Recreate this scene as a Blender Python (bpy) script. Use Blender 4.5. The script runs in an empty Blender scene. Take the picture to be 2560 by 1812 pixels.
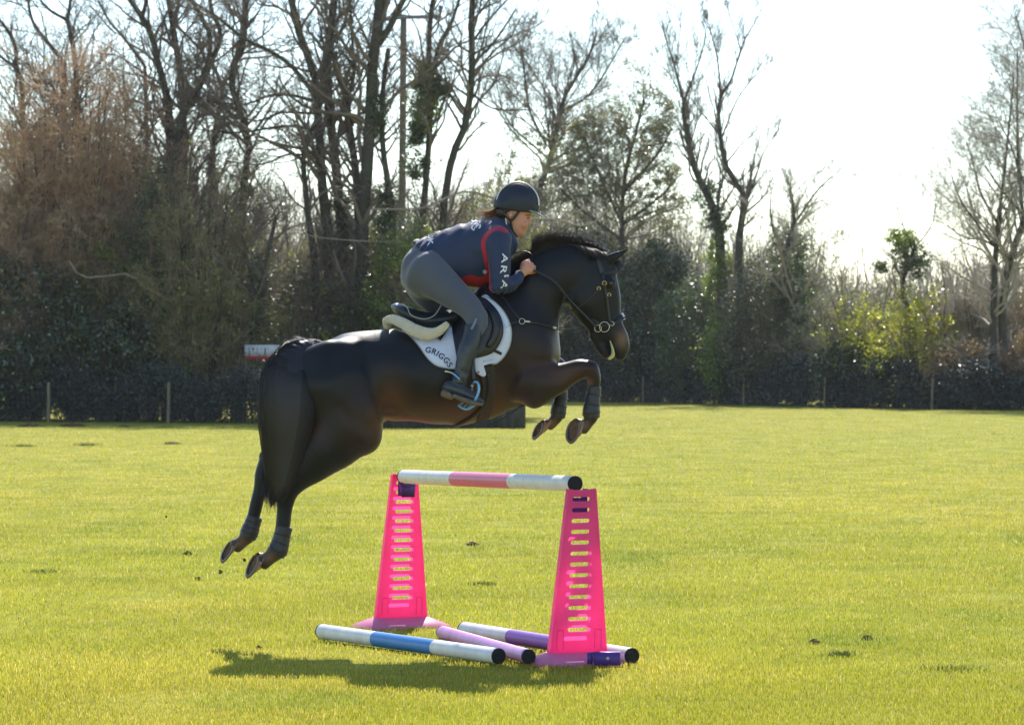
import bpy, math, time
import numpy as np
from mathutils import Vector
T_START = time.time()
rad = math.radians
# ---------------------------------------------------------------- camera, sky, sun, exposure
scn = bpy.context.scene
COL = scn.collection
FPX = 8360.0            # focal length in pixels of the 2560 px wide photograph
CAMZ = 1.9
cam_d = bpy.data.cameras.new("camera"); cam = bpy.data.objects.new("camera", cam_d); COL.objects.link(cam)
cam_d.sensor_width = 36.0; cam_d.lens = FPX / 2560.0 * 36.0
cam_d.clip_start = 0.5; cam_d.clip_end = 3000
cam.location = (0, 0, CAMZ); cam.rotation_euler = (rad(90), 0, 0)
cam_d.dof.use_dof = True; cam_d.dof.focus_distance = 22.2; cam_d.dof.aperture_fstop = 7.5
scn.camera = cam
SUN_EL, SUN_AZ = rad(43), rad(5)     # azimuth measured from +Y towards +X
world = bpy.data.worlds.new("World"); scn.world = world; world.use_nodes = True
wn = world.node_tree.nodes; wl = world.node_tree.links
bg = wn["Background"]; sky = wn.new("ShaderNodeTexSky"); sky.sky_type = 'NISHITA'; sky.sun_disc = False
sky.sun_elevation = SUN_EL; sky.sun_rotation = SUN_AZ; sky.air_density = 1.0; sky.dust_density = 0.1; sky.ozone_density = 1.0
wl.new(sky.outputs[0], bg.inputs[0]); bg.inputs[1].default_value = 0.15
sd = bpy.data.lights.new("sun", 'SUN'); sd.energy = 5.0; sd.angle = rad(0.53); sd.color = (1.0, 0.95, 0.86)
sun = bpy.data.objects.new("sun", sd); COL.objects.link(sun)
sv = Vector((math.sin(SUN_AZ) * math.cos(SUN_EL), math.cos(SUN_AZ) * math.cos(SUN_EL), math.sin(SUN_EL)))
sun.rotation_euler = (-sv).to_track_quat('-Z', 'Y').to_euler(); sun.location = (0, 0, 30)
scn.view_settings.view_transform = 'Standard'; scn.view_settings.look = 'None'
HAZE = 0.00010
scn.view_settings.exposure = 0.72; scn.view_settings.gamma = 1.0
scn.render.engine = 'CYCLES'
scn.cycles.max_bounces = 7; scn.cycles.transmission_bounces = 6; scn.cycles.transparent_max_bounces = 8
scn.cycles.diffuse_bounces = 3; scn.cycles.glossy_bounces = 3
scn.cycles.use_denoising = True
scn.cycles.sample_clamp_indirect = 6.0

# ---------------------------------------------------------------- helpers
def px(x, y, d):                     # a point seen at photo pixel (x, y), d metres away
    return np.array([(x - 1280.0) * d / FPX, d, CAMZ - (y - 905.0) * d / FPX])
HD = 22.6                            # distance of the horse's own plane
def hp(x, y, dy=0.0): return px(x, y, HD + dy)
def gx(x, d): return (x - 1280.0) * d / FPX

def tag(o, label=None, cat=None, group=None, kind=None):
    if label: o["label"] = label
    if cat: o["category"] = cat
    if group: o["group"] = group
    if kind: o["kind"] = kind
    return o
def empty(name, loc, label, cat, group=None, rz=0.0):
    o = bpy.data.objects.new(name, None); COL.objects.link(o); o.location = tuple(loc); o.rotation_euler = (0, 0, rz)
    o.empty_display_size = 0.2
    return tag(o, label, cat, group)
def parent(o, p):
    bpy_loc = o.location.copy()
    o.parent = p
    o.location = bpy_loc - p.location      # every parent Empty has its own rotation at zero when this is used
    return o

def mesh_obj(name, V, F4=None, F3=None, mat=None, smooth=True, colors=None, par=None, origin=None, mats=None, midx=None):
    V = np.asarray(V, dtype=np.float32).reshape(-1, 3)
    if origin is None: origin = par.location if par is not None else (0, 0, 0)
    origin = np.array(origin, dtype=np.float32)
    me = bpy.data.meshes.new(name)
    me.vertices.add(len(V)); me.vertices.foreach_set("co", (V - origin).ravel())
    n4 = 0 if F4 is None else len(F4); n3 = 0 if F3 is None else len(F3)
    idx = []; tot = []
    if n4: idx.append(np.asarray(F4, dtype=np.int32).ravel()); tot.append(np.full(n4, 4, np.int32))
    if n3: idx.append(np.asarray(F3, dtype=np.int32).ravel()); tot.append(np.full(n3, 3, np.int32))
    idx = np.concatenate(idx); tot = np.concatenate(tot)
    me.loops.add(len(idx)); me.loops.foreach_set("vertex_index", idx)
    me.polygons.add(len(tot)); st = np.zeros(len(tot), np.int32); st[1:] = np.cumsum(tot)[:-1]
    me.polygons.foreach_set("loop_start", st); me.polygons.foreach_set("loop_total", tot)
    if smooth: me.polygons.foreach_set("use_smooth", np.ones(len(tot), bool))
    for m in (mats or ([mat] if mat else [])): me.materials.append(m)
    if midx is not None: me.polygons.foreach_set("material_index", np.asarray(midx, np.int32))
    if colors is not None:
        c = np.ones((len(V), 4), np.float32); colors = np.asarray(colors, np.float32)
        if colors.ndim == 1: c[:, :3] = colors[:, None]
        else: c[:, :3] = colors[:, :3]
        a = me.color_attributes.new("Col", 'FLOAT_COLOR', 'POINT'); a.data.foreach_set("color", c.ravel())
    me.update(calc_edges=True); me.validate()
    o = bpy.data.objects.new(name, me); COL.objects.link(o)
    if par is not None: o.parent = par
    else: o.location = tuple(float(v) for v in origin)
    return o

class MB:                            # collects simple solids into ONE mesh object
    def __init__(s): s.V = []; s.Q = []; s.T = []; s.n = 0
    def add(s, V, Q=None, T=None):
        V = np.asarray(V, float).reshape(-1, 3)
        if Q is not None and len(Q): s.Q.append(np.asarray(Q, int) + s.n)
        if T is not None and len(T): s.T.append(np.asarray(T, int) + s.n)
        s.V.append(V); s.n += len(V)
    def box(s, c, size, R=None):
        h = np.array(size) / 2.0
        v = np.array([[x, y, z] for x in (-1, 1) for y in (-1, 1) for z in (-1, 1)]) * h
        if R is not None: v = v @ np.asarray(R).T
        s.add(v + np.array(c), [[0, 1, 3, 2], [4, 6, 7, 5], [0, 4, 5, 1], [2, 3, 7, 6], [0, 2, 6, 4], [1, 5, 7, 3]])
    def hexa(s, v8):                 # bottom 4 then top 4, counter-clockwise
        s.add(v8, [[3, 2, 1, 0], [4, 5, 6, 7], [0, 1, 5, 4], [1, 2, 6, 5], [2, 3, 7, 6], [3, 0, 4, 7]])
    def tube(s, P, R, k=8, caps=True):
        P = np.asarray(P, float); n = len(P); R = np.full(n, R, float) if np.isscalar(R) else np.asarray(R, float)
        V, Q = tubes(P[None], R[None], k); s.add(V, Q)
        if caps:
            m = len(V)
            s.add(np.vstack([V[:k], V[m - k:m]]), None, [[0, i + 1, i] for i in range(1, k - 1)] + [[k, k + i, k + i + 1] for i in range(1, k - 1)])
    def build(s, name, mat, par=None, smooth=False, **kw):
        return mesh_obj(name, np.vstack(s.V), np.vstack(s.Q) if s.Q else None, np.vstack(s.T) if s.T else None, mat, smooth, par=par, **kw)

def tubes(P, R, k=3, ref=None):      # P (N,m,3), R (N,m): a k-sided tube along every polyline, all at once
    N, m, _ = P.shape
    Tn = np.gradient(P, axis=1); Tn /= np.linalg.norm(Tn, axis=2, keepdims=True) + 1e-9
    a = np.zeros_like(Tn)
    if ref is None: ref = np.array([0.31, 0.9, 0.17])
    a[:] = ref
    U = np.cross(Tn, a); ln = np.linalg.norm(U, axis=2, keepdims=True)
    bad = ln[..., 0] < 0.05
    if bad.any():
        U2 = np.cross(Tn, np.array([1.0, 0.1, 0.0])); U[bad] = U2[bad]; ln = np.linalg.norm(U, axis=2, keepdims=True)
    U /= ln + 1e-9; B = np.cross(Tn, U)
    an = np.arange(k) * 2 * np.pi / k
    ring = U[:, :, None, :] * np.cos(an)[None, None, :, None] + B[:, :, None, :] * np.sin(an)[None, None, :, None]
    V = (P[:, :, None, :] + ring * R[:, :, None, None]).reshape(-1, 3)
    base = (np.arange(N) * m * k)[:, None, None] + (np.arange(m - 1) * k)[None, :, None]
    i = np.arange(k)[None, None, :]; j = (np.arange(k) + 1) % k; j = j[None, None, :]
    Q = np.stack([base + i, base + j, base + k + j, base + k + i], axis=-1).reshape(-1, 4)
    return V, Q
def resample(P, m):
    P = np.asarray(P, float); d = np.r_[0, np.cumsum(np.linalg.norm(np.diff(P[:, :3], axis=0), axis=1))]; d /= d[-1]
    t = np.linspace(0, 1, m)
    return np.stack([np.interp(t, d, P[:, c]) for c in range(P.shape[1])], axis=1)
def crom(A, sub):                    # Catmull-Rom through the rows of A
    A = np.asarray(A, float); n = len(A)
    B = np.vstack([2 * A[0] - A[1], A, 2 * A[-1] - A[-2]]); out = []
    for i in range(n - 1):
        p0, p1, p2, p3 = B[i], B[i + 1], B[i + 2], B[i + 3]
        for t in np.arange(sub) / sub:
            out.append(0.5 * ((2 * p1) + (p2 - p0) * t + (2 * p0 - 5 * p1 + 4 * p2 - p3) * t * t + (3 * p1 - p0 - 3 * p2 + p3) * t ** 3))
    out.append(A[-1]); return np.array(out)

# ---------------------------------------------------------------- materials
def pmat(name, base, rough=0.6, spec=0.5, var=0.0, vscale=5.0, base2=None, bump=0.0, bscale=20.0, transl=0.0, tcol=None,
         attr=False, metal=0.0, sheen=0.0, coat=0.0, stretch=None, detail=4.0, sss=0.0):
    m = bpy.data.materials.new(name); m.use_nodes = True; nt = m.node_tree; N = nt.nodes; L = nt.links
    b = N["Principled BSDF"]; out = N["Material Output"]
    b.inputs["Roughness"].default_value = rough; b.inputs["Specular IOR Level"].default_value = spec
    b.inputs["Metallic"].default_value = metal; b.inputs["Sheen Weight"].default_value = sheen; b.inputs["Coat Weight"].default_value = coat
    if sss: b.inputs["Subsurface Weight"].default_value = sss; b.inputs["Subsurface Radius"].default_value = (0.02, 0.008, 0.004)
    tc = N.new("ShaderNodeTexCoord"); co = tc.outputs["Object"]
    if stretch:
        mp = N.new("ShaderNodeMapping"); mp.inputs["Scale"].default_value = stretch; L.new(co, mp.inputs[0]); co = mp.outputs[0]
    col = N.new("ShaderNodeRGB"); col.outputs[0].default_value = (*base, 1); cur = col.outputs[0]
    if attr:
        at = N.new("ShaderNodeAttribute"); at.attribute_name = "Col"
        mx = N.new("ShaderNodeMix"); mx.data_type = 'RGBA'; mx.blend_type = 'MULTIPLY'; mx.inputs[0].default_value = 1.0
        L.new(cur, mx.inputs[6]); L.new(at.outputs["Color"], mx.inputs[7]); cur = mx.outputs[2]
    if var or base2:
        nz = N.new("ShaderNodeTexNoise"); nz.inputs["Scale"].default_value = vscale; nz.inputs["Detail"].default_value = detail; L.new(co, nz.inputs[0])
        if base2:
            rp = N.new("ShaderNodeValToRGB"); rp.color_ramp.elements[0].position = 0.38; rp.color_ramp.elements[1].position = 0.62
            L.new(nz.outputs[0], rp.inputs[0])
            mx = N.new("ShaderNodeMix"); mx.data_type = 'RGBA'; L.new(rp.outputs[0], mx.inputs[0]); L.new(cur, mx.inputs[6])
            mx.inputs[7].default_value = (*base2, 1); cur = mx.outputs[2]
        if var:
            mr = N.new("ShaderNodeMapRange"); mr.inputs[1].default_value = 0.25; mr.inputs[2].default_value = 0.75
            mr.inputs[3].default_value = 1 - var; mr.inputs[4].default_value = 1 + var; L.new(nz.outputs[0], mr.inputs[0])
            mx = N.new("ShaderNodeMix"); mx.data_type = 'RGBA'; mx.blend_type = 'MULTIPLY'; mx.inputs[0].default_value = 1.0
            L.new(cur, mx.inputs[6]); L.new(mr.outputs[0], mx.inputs[7]); cur = mx.outputs[2]
    L.new(cur, b.inputs["Base Color"])
    if bump:
        n2 = N.new("ShaderNodeTexNoise"); n2.inputs["Scale"].default_value = bscale; n2.inputs["Detail"].default_value = 5; L.new(co, n2.inputs[0])
        bp = N.new("ShaderNodeBump"); bp.inputs["Strength"].default_value = bump; bp.inputs["Distance"].default_value = 0.02
        L.new(n2.outputs[0], bp.inputs["Height"]); L.new(bp.outputs[0], b.inputs["Normal"])
    if transl:
        tr = N.new("ShaderNodeBsdfTranslucent"); ms = N.new("ShaderNodeMixShader"); ms.inputs[0].default_value = transl
        if tcol:
            mt = N.new("ShaderNodeMix"); mt.data_type = 'RGBA'; mt.blend_type = 'MULTIPLY'; mt.inputs[0].default_value = 1.0
            L.new(cur, mt.inputs[6]); mt.inputs[7].default_value = (*tcol, 1); L.new(mt.outputs[2], tr.inputs[0])
        else: L.new(cur, tr.inputs[0])
        L.new(b.outputs[0], ms.inputs[1]); L.new(tr.outputs[0], ms.inputs[2]); L.new(ms.outputs[0], out.inputs[0])
    return m
# ---------------------------------------------------------------- ground and grass
rng = np.random.default_rng(7)
M_soil = pmat("field_turf", (0.22, 0.235, 0.028), 0.95, 0.1, var=0.3, vscale=1.3, base2=(0.28, 0.25, 0.04), bump=0.5, bscale=30, detail=8)
xs = np.r_[-600, -200, np.linspace(-45, 45, 91), 200, 600]; ys = np.r_[-60, 5, np.linspace(12, 180, 169), 300, 700, 2500]
GX, GY = np.meshgrid(xs, ys, indexing='ij')
GZ = 0.012 * np.sin(GX * 1.7 + 0.6 * GY) * np.sin(GY * 1.1) - 0.012
V = np.stack([GX, GY, GZ], -1).reshape(-1, 3); nx, ny = GX.shape
I = (np.arange(nx - 1)[:, None] * ny + np.arange(ny - 1)[None]).ravel()
ground = mesh_obj("ground", V, np.stack([I, I + ny, I + ny + 1, I + 1], -1), None, M_soil); tag(ground, kind="structure")

def vnoise(x, y, s, seed=0):         # smooth value noise in [0,1]
    r = np.random.default_rng(seed).random((64, 64)); fx = x / s; fy = y / s
    i = np.floor(fx).astype(int); j = np.floor(fy).astype(int); u = fx - i; v = fy - j; u = u * u * (3 - 2 * u); v = v * v * (3 - 2 * v)
    g = lambda a, b: r[a % 64, b % 64]
    return (g(i, j) * (1 - u) + g(i + 1, j) * u) * (1 - v) + (g(i, j + 1) * (1 - u) + g(i + 1, j + 1) * u) * v

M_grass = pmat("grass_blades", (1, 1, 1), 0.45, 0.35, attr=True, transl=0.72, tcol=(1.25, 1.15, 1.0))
def grass(n, d0, d1, name, hscale=1.0):
    inv = rng.random(n) * (1 / d0 - 1 / d1) + 1 / d1; d = 1 / inv
    X = (rng.random(n) * 2 - 1) * 0.205 * d; Y = d
    dens = vnoise(X, Y, 0.35, 3) * 0.6 + vnoise(X, Y, 1.7, 5) * 0.4
    lush = vnoise(X, Y, 2.6, 11) * 0.5 + vnoise(X, Y * 0.6, 9.0, 12) * 0.5
    h = (0.009 + 0.017 * rng.random(n) ** 1.8) * (0.55 + 0.9 * dens) * hscale
    h *= np.where(rng.random(n) < 0.014, 1.8, 1.0)
    w = np.maximum(0.0015, d * 0.000078) * (0.7 + 0.6 * rng.random(n))
    h = h * np.clip(d / 26, 1, 1.25)
    a = rng.random(n) * 2 * np.pi; lean = rng.random(n) * 0.75 + 0.05
    dirx, diry = np.cos(a), np.sin(a); la = rng.random(n) * 2 * np.pi; lx, ly = np.cos(la) * lean * h, np.sin(la) * lean * h
    z0 = -0.01
    V = np.zeros((n, 5, 3), np.float32)
    V[:, 0] = np.stack([X - dirx * w, Y - diry * w, np.full(n, z0)], -1); V[:, 1] = np.stack([X + dirx * w, Y + diry * w, np.full(n, z0)], -1)
    V[:, 2] = np.stack([X + dirx * w * .8 + lx * .35, Y + diry * w * .8 + ly * .35, h * .6], -1)
    V[:, 3] = np.stack([X - dirx * w * .8 + lx * .35, Y - diry * w * .8 + ly * .35, h * .6], -1)
    V[:, 4] = np.stack([X + lx, Y + ly, h * (1 - .25 * lean)], -1)
    b = (np.arange(n) * 5)[:, None]
    c = np.array([0.215, 0.262, 0.030])[None] * (1 - lush[:, None]) + np.array([0.33, 0.325, 0.036])[None] * lush[:, None]
    dry = rng.random(n) < 0.06 + 0.14 * (lush > 0.6)
    c[dry] = np.array([0.50, 0.42, 0.12]); c *= (0.82 + 0.36 * rng.random(n))[:, None]; pt = vnoise(X, Y * .55, 1.15, 21); c *= (0.86 + .26 * pt)[:, None]; c[pt < .16] *= [.80, .92, .9]
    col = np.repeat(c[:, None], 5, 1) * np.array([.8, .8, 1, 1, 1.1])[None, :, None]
    return V.reshape(-1, 3), b + np.array([[0, 1, 2, 3]]), b + np.array([[3, 2, 4]]), col.reshape(-1, 3)
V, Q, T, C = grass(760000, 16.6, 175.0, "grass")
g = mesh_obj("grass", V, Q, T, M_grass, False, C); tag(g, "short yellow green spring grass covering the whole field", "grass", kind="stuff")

# molehills, clods and tufts on the field (each a thing of its own)
M_mud = pmat("dry_mud", (0.14, 0.095, 0.055), 0.95, 0.1, var=0.4, vscale=40, bump=1.0, bscale=60)
M_tuft = pmat("dark_tuft", (1, 1, 1), 0.5, 0.4, attr=True, transl=0.4)
def clod(name, x, y, w, hgt, label, cat, group=None, seed=0):
    r = np.random.default_rng(seed); d = 15884.0 / (y - 905.0); X = gx(x, d); n1, n2 = 9, 16; V = []
    for i in range(n1):
        t = i / (n1 - 1)
        for j in range(n2):
            an = j * 2 * np.pi / n2; rr = (1 - t) ** 0.5 * (0.6 + 0.7 * r.random())
            w2 = w * 1.25; V.append([X + w2 / 2 * rr * np.cos(an), d + w / 2 * rr * np.sin(an), -0.02 + (hgt * .6 + .02) * (t ** .6) * (0.6 + 0.7 * r.random())])
    Q = [[i * n2 + j, i * n2 + (j + 1) % n2, (i + 1) * n2 + (j + 1) % n2, (i + 1) * n2 + j] for i in range(n1 - 1) for j in range(n2)]
    return tag(mesh_obj(name, V, Q, None, M_mud, False, origin=(X, d, 0)), label, cat, group)
clod("molehill", 75, 1064, 0.62, 0.12, "wide brown molehill by the left fence, nearest the photo's left edge", "molehill", "molehills at the field edge", 1)
clod("molehill", 182, 1064, 0.62, 0.13, "wide brown molehill by the left fence, between the two left fence posts", "molehill", "molehills at the field edge", 2)
clod("molehill", 310, 1066, 0.30, 0.07, "small low molehill just left of the second fence post", "molehill", "molehills at the field edge", 3)
clod("mud_clod", 1182, 1361, 0.12, 0.045, "largest dark clod on the grass between the two pink jump stands", "clod", "clods of earth kicked up on the field", 4)
clod("mud_clod", 495, 1447, 0.07, 0.03, "dark clod on the grass below the hind hooves of the horse", "clod", "clods of earth kicked up on the field", 5)
clod("mud_clod", 470, 1381, 0.08, 0.03, "dark clod on the grass left of the far hind hoof", "clod", "clods of earth kicked up on the field", 6)
clod("mud_clod", 648, 1619, 0.04, 0.025, "small brown clod on the grass left of the blue and white pole", "clod", "clods of earth kicked up on the field", 7)
clod("mud_clod", 2036, 1604, 0.08, 0.03, "brown clod on the open grass right of the near pink stand", "clod", "clods of earth kicked up on the field", 8)
clod("mud_clod", 2168, 1594, 0.07, 0.03, "brown clod on the open grass near the right edge", "clod", "clods of earth kicked up on the field", 9)
clod("mud_clod", 430, 1107, 0.33, 0.05, "flat dark clod on the far grass left of the horse's tail", "clod", "clods of earth kicked up on the field", 10)
def tuft(x, y, w, h, n, label, seed):
    r = np.random.default_rng(seed); d = 15884.0 / (y - 905.0); X = gx(x, d)
    P = np.zeros((n, 4, 3)); bx = X + (r.normal(size=n)) * w / 3; by = d + r.normal(size=n) * w / 3; hh = h * .6 * (0.5 + r.random(n)); le = r.normal(size=(n, 2)) * 0.4
    for k in range(4): t = k / 3; P[:, k] = np.stack([bx + le[:, 0] * hh * t * t, by + le[:, 1] * hh * t * t, -0.01 + hh * t], -1)
    V, Q = tubes(P, np.tile(np.array([1, .9, .6, .1]) * (0.002 + d * 4e-5), (n, 1)), 3)
    c = np.repeat(np.array([[0.17, 0.235, 0.04]]) * (0.6 + 0.7 * r.random(n))[:, None], 12, 0)
    return tag(mesh_obj("grass_tuft", V, Q, None, M_tuft, False, c, origin=(X, d, 0)), label, "grass tuft", "dark green tufts standing in the short grass")
tuft(2106, 1638, .16, .06, 160, "dark green tuft standing in the short grass right of the near pink stand", 1)
tuft(2385, 1671, .30, .04, 200, "wide dark green tuft in the grass near the right edge", 2)
tuft(55, 1115, .5, .10, 120, "dark green tuft on the far grass at the left edge", 3)
tuft(217, 1112, .45, .10, 120, "dark green tuft on the far grass between the left edge and the horse", 4)
tuft(115, 1427, .30, .04, 160, "low dark tuft lying in the grass at the left edge", 5)
tuft(1210, 1459, .16, .045, 120, "dark tuft in the grass seen through the jump under the top pole", 6)

M_fly = M_mud
for i_, (x, y, s_) in enumerate(((551, 1428, .013), (611, 1398, .011), (372 * 1.1159, 1290, .008))):
    p_ = px(x, y, 22.5); r_ = np.random.default_rng(i_); a_ = [(np.sin(t) * np.cos(f), np.sin(t) * np.sin(f), np.cos(t)) for t in np.linspace(.2, 2.94, 6) for f in np.arange(8) * np.pi / 4]
    V = p_ + np.array(a_) * s_ * (0.6 + .8 * r_.random((48, 1))); Q = [[i * 8 + j, i * 8 + (j + 1) % 8, (i + 1) * 8 + (j + 1) % 8, (i + 1) * 8 + j] for i in range(5) for j in range(8)]
    tag(mesh_obj("flying_mud", V, Q, [[0, j + 1, j] for j in range(1, 7)] + [[40, 40 + j, 41 + j] for j in range(1, 7)], M_mud, False, origin=p_), ["small crumb of mud in the air just below the two hind hooves", "crumb of mud flying in the air between the two hind hooves", "tiny crumb of mud in the air left of the hind legs"][i_], "mud crumb", "crumbs of mud thrown up by the hind hooves")
# ---------------------------------------------------------------- fences
M_post = pmat("weathered_post", (0.20, 0.17, 0.11), 0.9, 0.2, var=0.3, vscale=12, bump=0.6, bscale=40, stretch=(1, 1, 0.15))
M_wire = pmat("galvanised_wire", (0.10, 0.10, 0.10), 0.7, 0.3)
def fence(name, ends, posts, label, hgt, npost_lab):
    base = np.array([gx(ends[0][0], ends[0][1]), ends[0][1], 0.0])
    o = empty(name, base, label, "fence")
    A = np.array([gx(*ends[0]), ends[0][1], 0]); pts = [np.array([gx(x, d), d, 0]) for x, d in ends]
    def on_line(x):                 # ground point on the fence line below pixel column x
        for (x0, d0), (x1, d1) in zip(ends[:-1], ends[1:]):
            if x0 <= x <= x1:
                a = np.array([gx(x0, d0), d0]); b = np.array([gx(x1, d1), d1]); s = (x - 1280) / FPX
                den = (b[0] - a[0]) - s * (b[1] - a[1]); t = (s * a[1] - a[0]) / den; return np.append(a + t * (b - a), 0)
    for x in posts:
        p = on_line(x); m = MB(); r = 0.055
        m.tube([p + [0, -.03, -.1], p + [0.01, -.03, hgt * .5], p + [0.015, -.03, hgt + .07]], [r, r * .97, r * .93], 10)
        m.build("post", M_post, o, smooth=True)
    for k, z in enumerate(np.array([0.08, .2, .33, .47, .62, .78, .95, 1.12]) * hgt / 1.2):
        m = MB()
        m.tube([p + [0, 0.03, z] for p in pts], 0.0032, 4); m.build("wire", M_wire, o)
    m = MB()                        # vertical stays of the stock netting
    for p0, p1 in zip(pts[:-1], pts[1:]):
        L = np.linalg.norm(p1 - p0); n = int(L / 0.3)
        P = np.array([[p0 + (p1 - p0) * t / n + [0, .03, .08], p0 + (p1 - p0) * t / n + [0, .03, .78 * hgt / 1.2]] for t in range(n)])
        m.add(*tubes(P, np.full((n, 2), .0022), 3))
    m.build("netting", M_wire, o)
    return o
fence("wire_fence", [(-330, 113), (0, 108), (650, 104.5), (1190, 99.2)], [-180, 121, 421, 720, 1010],
      "post and wire stock fence along the left hedge, behind the horse's tail", 1.2, 0)
fence("wire_fence", [(1230, 168), (1607, 159), (2061, 142), (2400, 134.5), (2900, 130)], [1380, 1607, 1859, 2061, 2330, 2600],
      "post and wire stock fence along the right hedge, ahead of the horse", 1.2, 0)
# dark timber jump below the horse's belly, far away
M_timber = pmat("dark_timber", (0.055, 0.055, 0.045), 0.85, 0.25, var=0.35, vscale=6, bump=0.6, bscale=30, stretch=(1, 1, 0.1))
jd = 97.4; jx0, jx1 = gx(955, jd), gx(1314, jd)
o = empty("log_jump", ((jx0 + jx1) / 2, jd, 0), "dark weathered timber cross-country jump standing far behind the horse's belly", "timber jump")
m = MB(); n = 22; w = (jx1 - jx0) / n
for i in range(n):
    x0 = jx0 + i * w + .001; x1 = jx0 + (i + 1) * w - .001; hh = 0.80 + 0.02 * math.sin(i * 2.3)
    m.hexa([(x0, jd - .25, -.02), (x1, jd - .25, -.02), (x1, jd + .35, -.02), (x0, jd + .35, -.02), (x0, jd - .12, hh), (x1, jd - .12, hh), (x1, jd + .2, hh), (x0, jd + .2, hh)])
m.build("planking", M_timber, o)
m = MB(); m.tube([(jx0 - .05, jd, .88), ((jx0 + jx1) / 2, jd, .9), (jx1 + .02, jd, .88)], .09, 12); m.build("top_rail", M_timber, o, smooth=True)

# ---------------------------------------------------------------- trees and shrubs
M_bark = pmat("bark", (0.075, 0.062, 0.05), 0.9, 0.25, var=0.35, vscale=3, bump=0.8, bscale=14, base2=(0.055, 0.06, 0.035))
M_barkg = pmat("grey_bark", (0.11, 0.10, 0.088), 0.9, 0.25, var=0.3, vscale=3, bump=0.6, bscale=14)
M_twig = pmat("bare_twigs", (0.17, 0.135, 0.10), 0.7, 0.4, var=0.3, vscale=0.7)
M_rust = pmat("russet_twigs", (0.68, 0.48, 0.31), 0.5, 0.5, var=0.25, vscale=0.7, transl=0.4)
M_hazel = pmat("hazel_twigs", (0.42, 0.32, 0.20), 0.55, 0.5, var=.3, vscale=.8, transl=.3)
M_gtwig = pmat("pale_grey_twigs", (0.36, 0.31, 0.24), 0.6, 0.4, var=0.25, vscale=0.7)
def leafmat(name, c, t=0.3, rough=0.32): return pmat(name, c, rough, 1.0, attr=True, transl=t, tcol=(1.3, 1.35, 0.6))
M_ivy = leafmat("ivy_leaf", (0.075, 0.105, 0.035), 0.35); M_olive = leafmat("olive_leaf", (0.22, 0.21, 0.10), 0.4, 0.2)
M_holly = leafmat("laurel_leaf", (0.075, 0.095, 0.048), 0.25, 0.10); M_yel = leafmat("yellow_green_leaf", (0.36, 0.35, 0.05), 0.55, 0.35)
M_mid = leafmat("fresh_green_leaf", (0.19, 0.24, 0.05), 0.5); M_bramble = leafmat("bramble_leaf", (0.075, 0.078, 0.045), 0.3, 0.5)
M_dark = leafmat("dark_bramble_leaf", (0.036, 0.044, 0.030), 0.2, 0.45)
M_brown = leafmat("dry_brown_leaf", (0.26, 0.17, 0.10), 0.4, 0.5)

def grow(P, R, nc, ang, lr, m, rr, up=0.0, wig=0.15, t0=0.25, r=rng, rmin=0.004, taper=0.3, total=0, lmin=0.0):
    """children of the polylines P (N,k,3) with radii R; all children at once"""
    N, k, _ = P.shape; L = np.linalg.norm(np.diff(P, axis=1), axis=2).sum(1)
    par = np.repeat(np.arange(N), nc) if not total else r.choice(N, total, p=L / L.sum()); M = len(par); L = np.maximum(L, lmin); t = t0 + (1 - t0) * r.random(M) ** 0.85; f = t * (k - 1); i = np.minimum(f.astype(int), k - 2); u = (f - i)[:, None]
    base = P[par, i] * (1 - u) + P[par, i + 1] * u; dirn = P[par, i + 1] - P[par, i]; dirn /= np.linalg.norm(dirn, axis=1, keepdims=True) + 1e-9
    rb = R[par, i] * (1 - u[:, 0]) + R[par, i + 1] * u[:, 0]
    q = r.normal(size=(M, 3)); q -= (q * dirn).sum(1, keepdims=True) * dirn; q /= np.linalg.norm(q, axis=1, keepdims=True) + 1e-9
    a = ang * (0.6 + 0.8 * r.random(M))[:, None]; D = dirn * np.cos(a) + q * np.sin(a); D[:, 2] += up; D /= np.linalg.norm(D, axis=1, keepdims=True)
    ln = L[par] * lr * (0.55 + 0.8 * r.random(M)) * (1.15 - 0.6 * t)
    out = np.zeros((M, m, 3)); out[:, 0] = base; cur = D
    for s in range(1, m):
        cur = cur + r.normal(size=(M, 3)) * wig; cur[:, 2] += up * 0.25; cur /= np.linalg.norm(cur, axis=1, keepdims=True)
        out[:, s] = out[:, s - 1] + cur * (ln / (m - 1))[:, None]
    r0 = np.maximum(np.minimum(rb * rr, rb * 0.95), rmin)
    RR = r0[:, None] * np.linspace(1, taper, m)[None]
    return out, np.maximum(RR, rmin * 0.8)
def limb_px(pts, w0, w1, d, dz=0.0, m=12, r=rng):   # a traced limb: photo pixels, pixel widths, distance
    P = resample(crom([list(q) for q in pts], 4), m)
    W3 = np.array([px(p[0], p[1], d) for p in P]); W3[:, 1] += np.linspace(0, dz, m)
    return W3, np.linspace(w0, w1, m) * d / FPX / 2
def cat(*a): return np.concatenate(a, 0)
def leaves(C, s, r, tint=(0.6, 1.4), up=0.3):       # rhombic leaves around the points C
    n = len(C); nm = r.normal(size=(n, 3)) * .62 + [0, 0, .55]; nm /= np.linalg.norm(nm, axis=1, keepdims=True); a = np.cross(nm, r.normal(size=(n, 3))); a /= np.linalg.norm(a, axis=1, keepdims=True); b = np.cross(nm, a)
    sz = (s * (0.6 + 0.8 * r.random(n)))[:, None]
    V = np.stack([C - a * sz, C + b * sz * .55, C + a * sz, C - b * sz * .55], 1).reshape(-1, 3)
    Q = (np.arange(n) * 4)[:, None] + np.arange(4)[None]
    t = tint[0] + (tint[1] - tint[0]) * r.random(n); c = np.repeat(t[:, None] * np.array([[1, 1, 1]]), 4, 0)
    return V, Q, c
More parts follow.
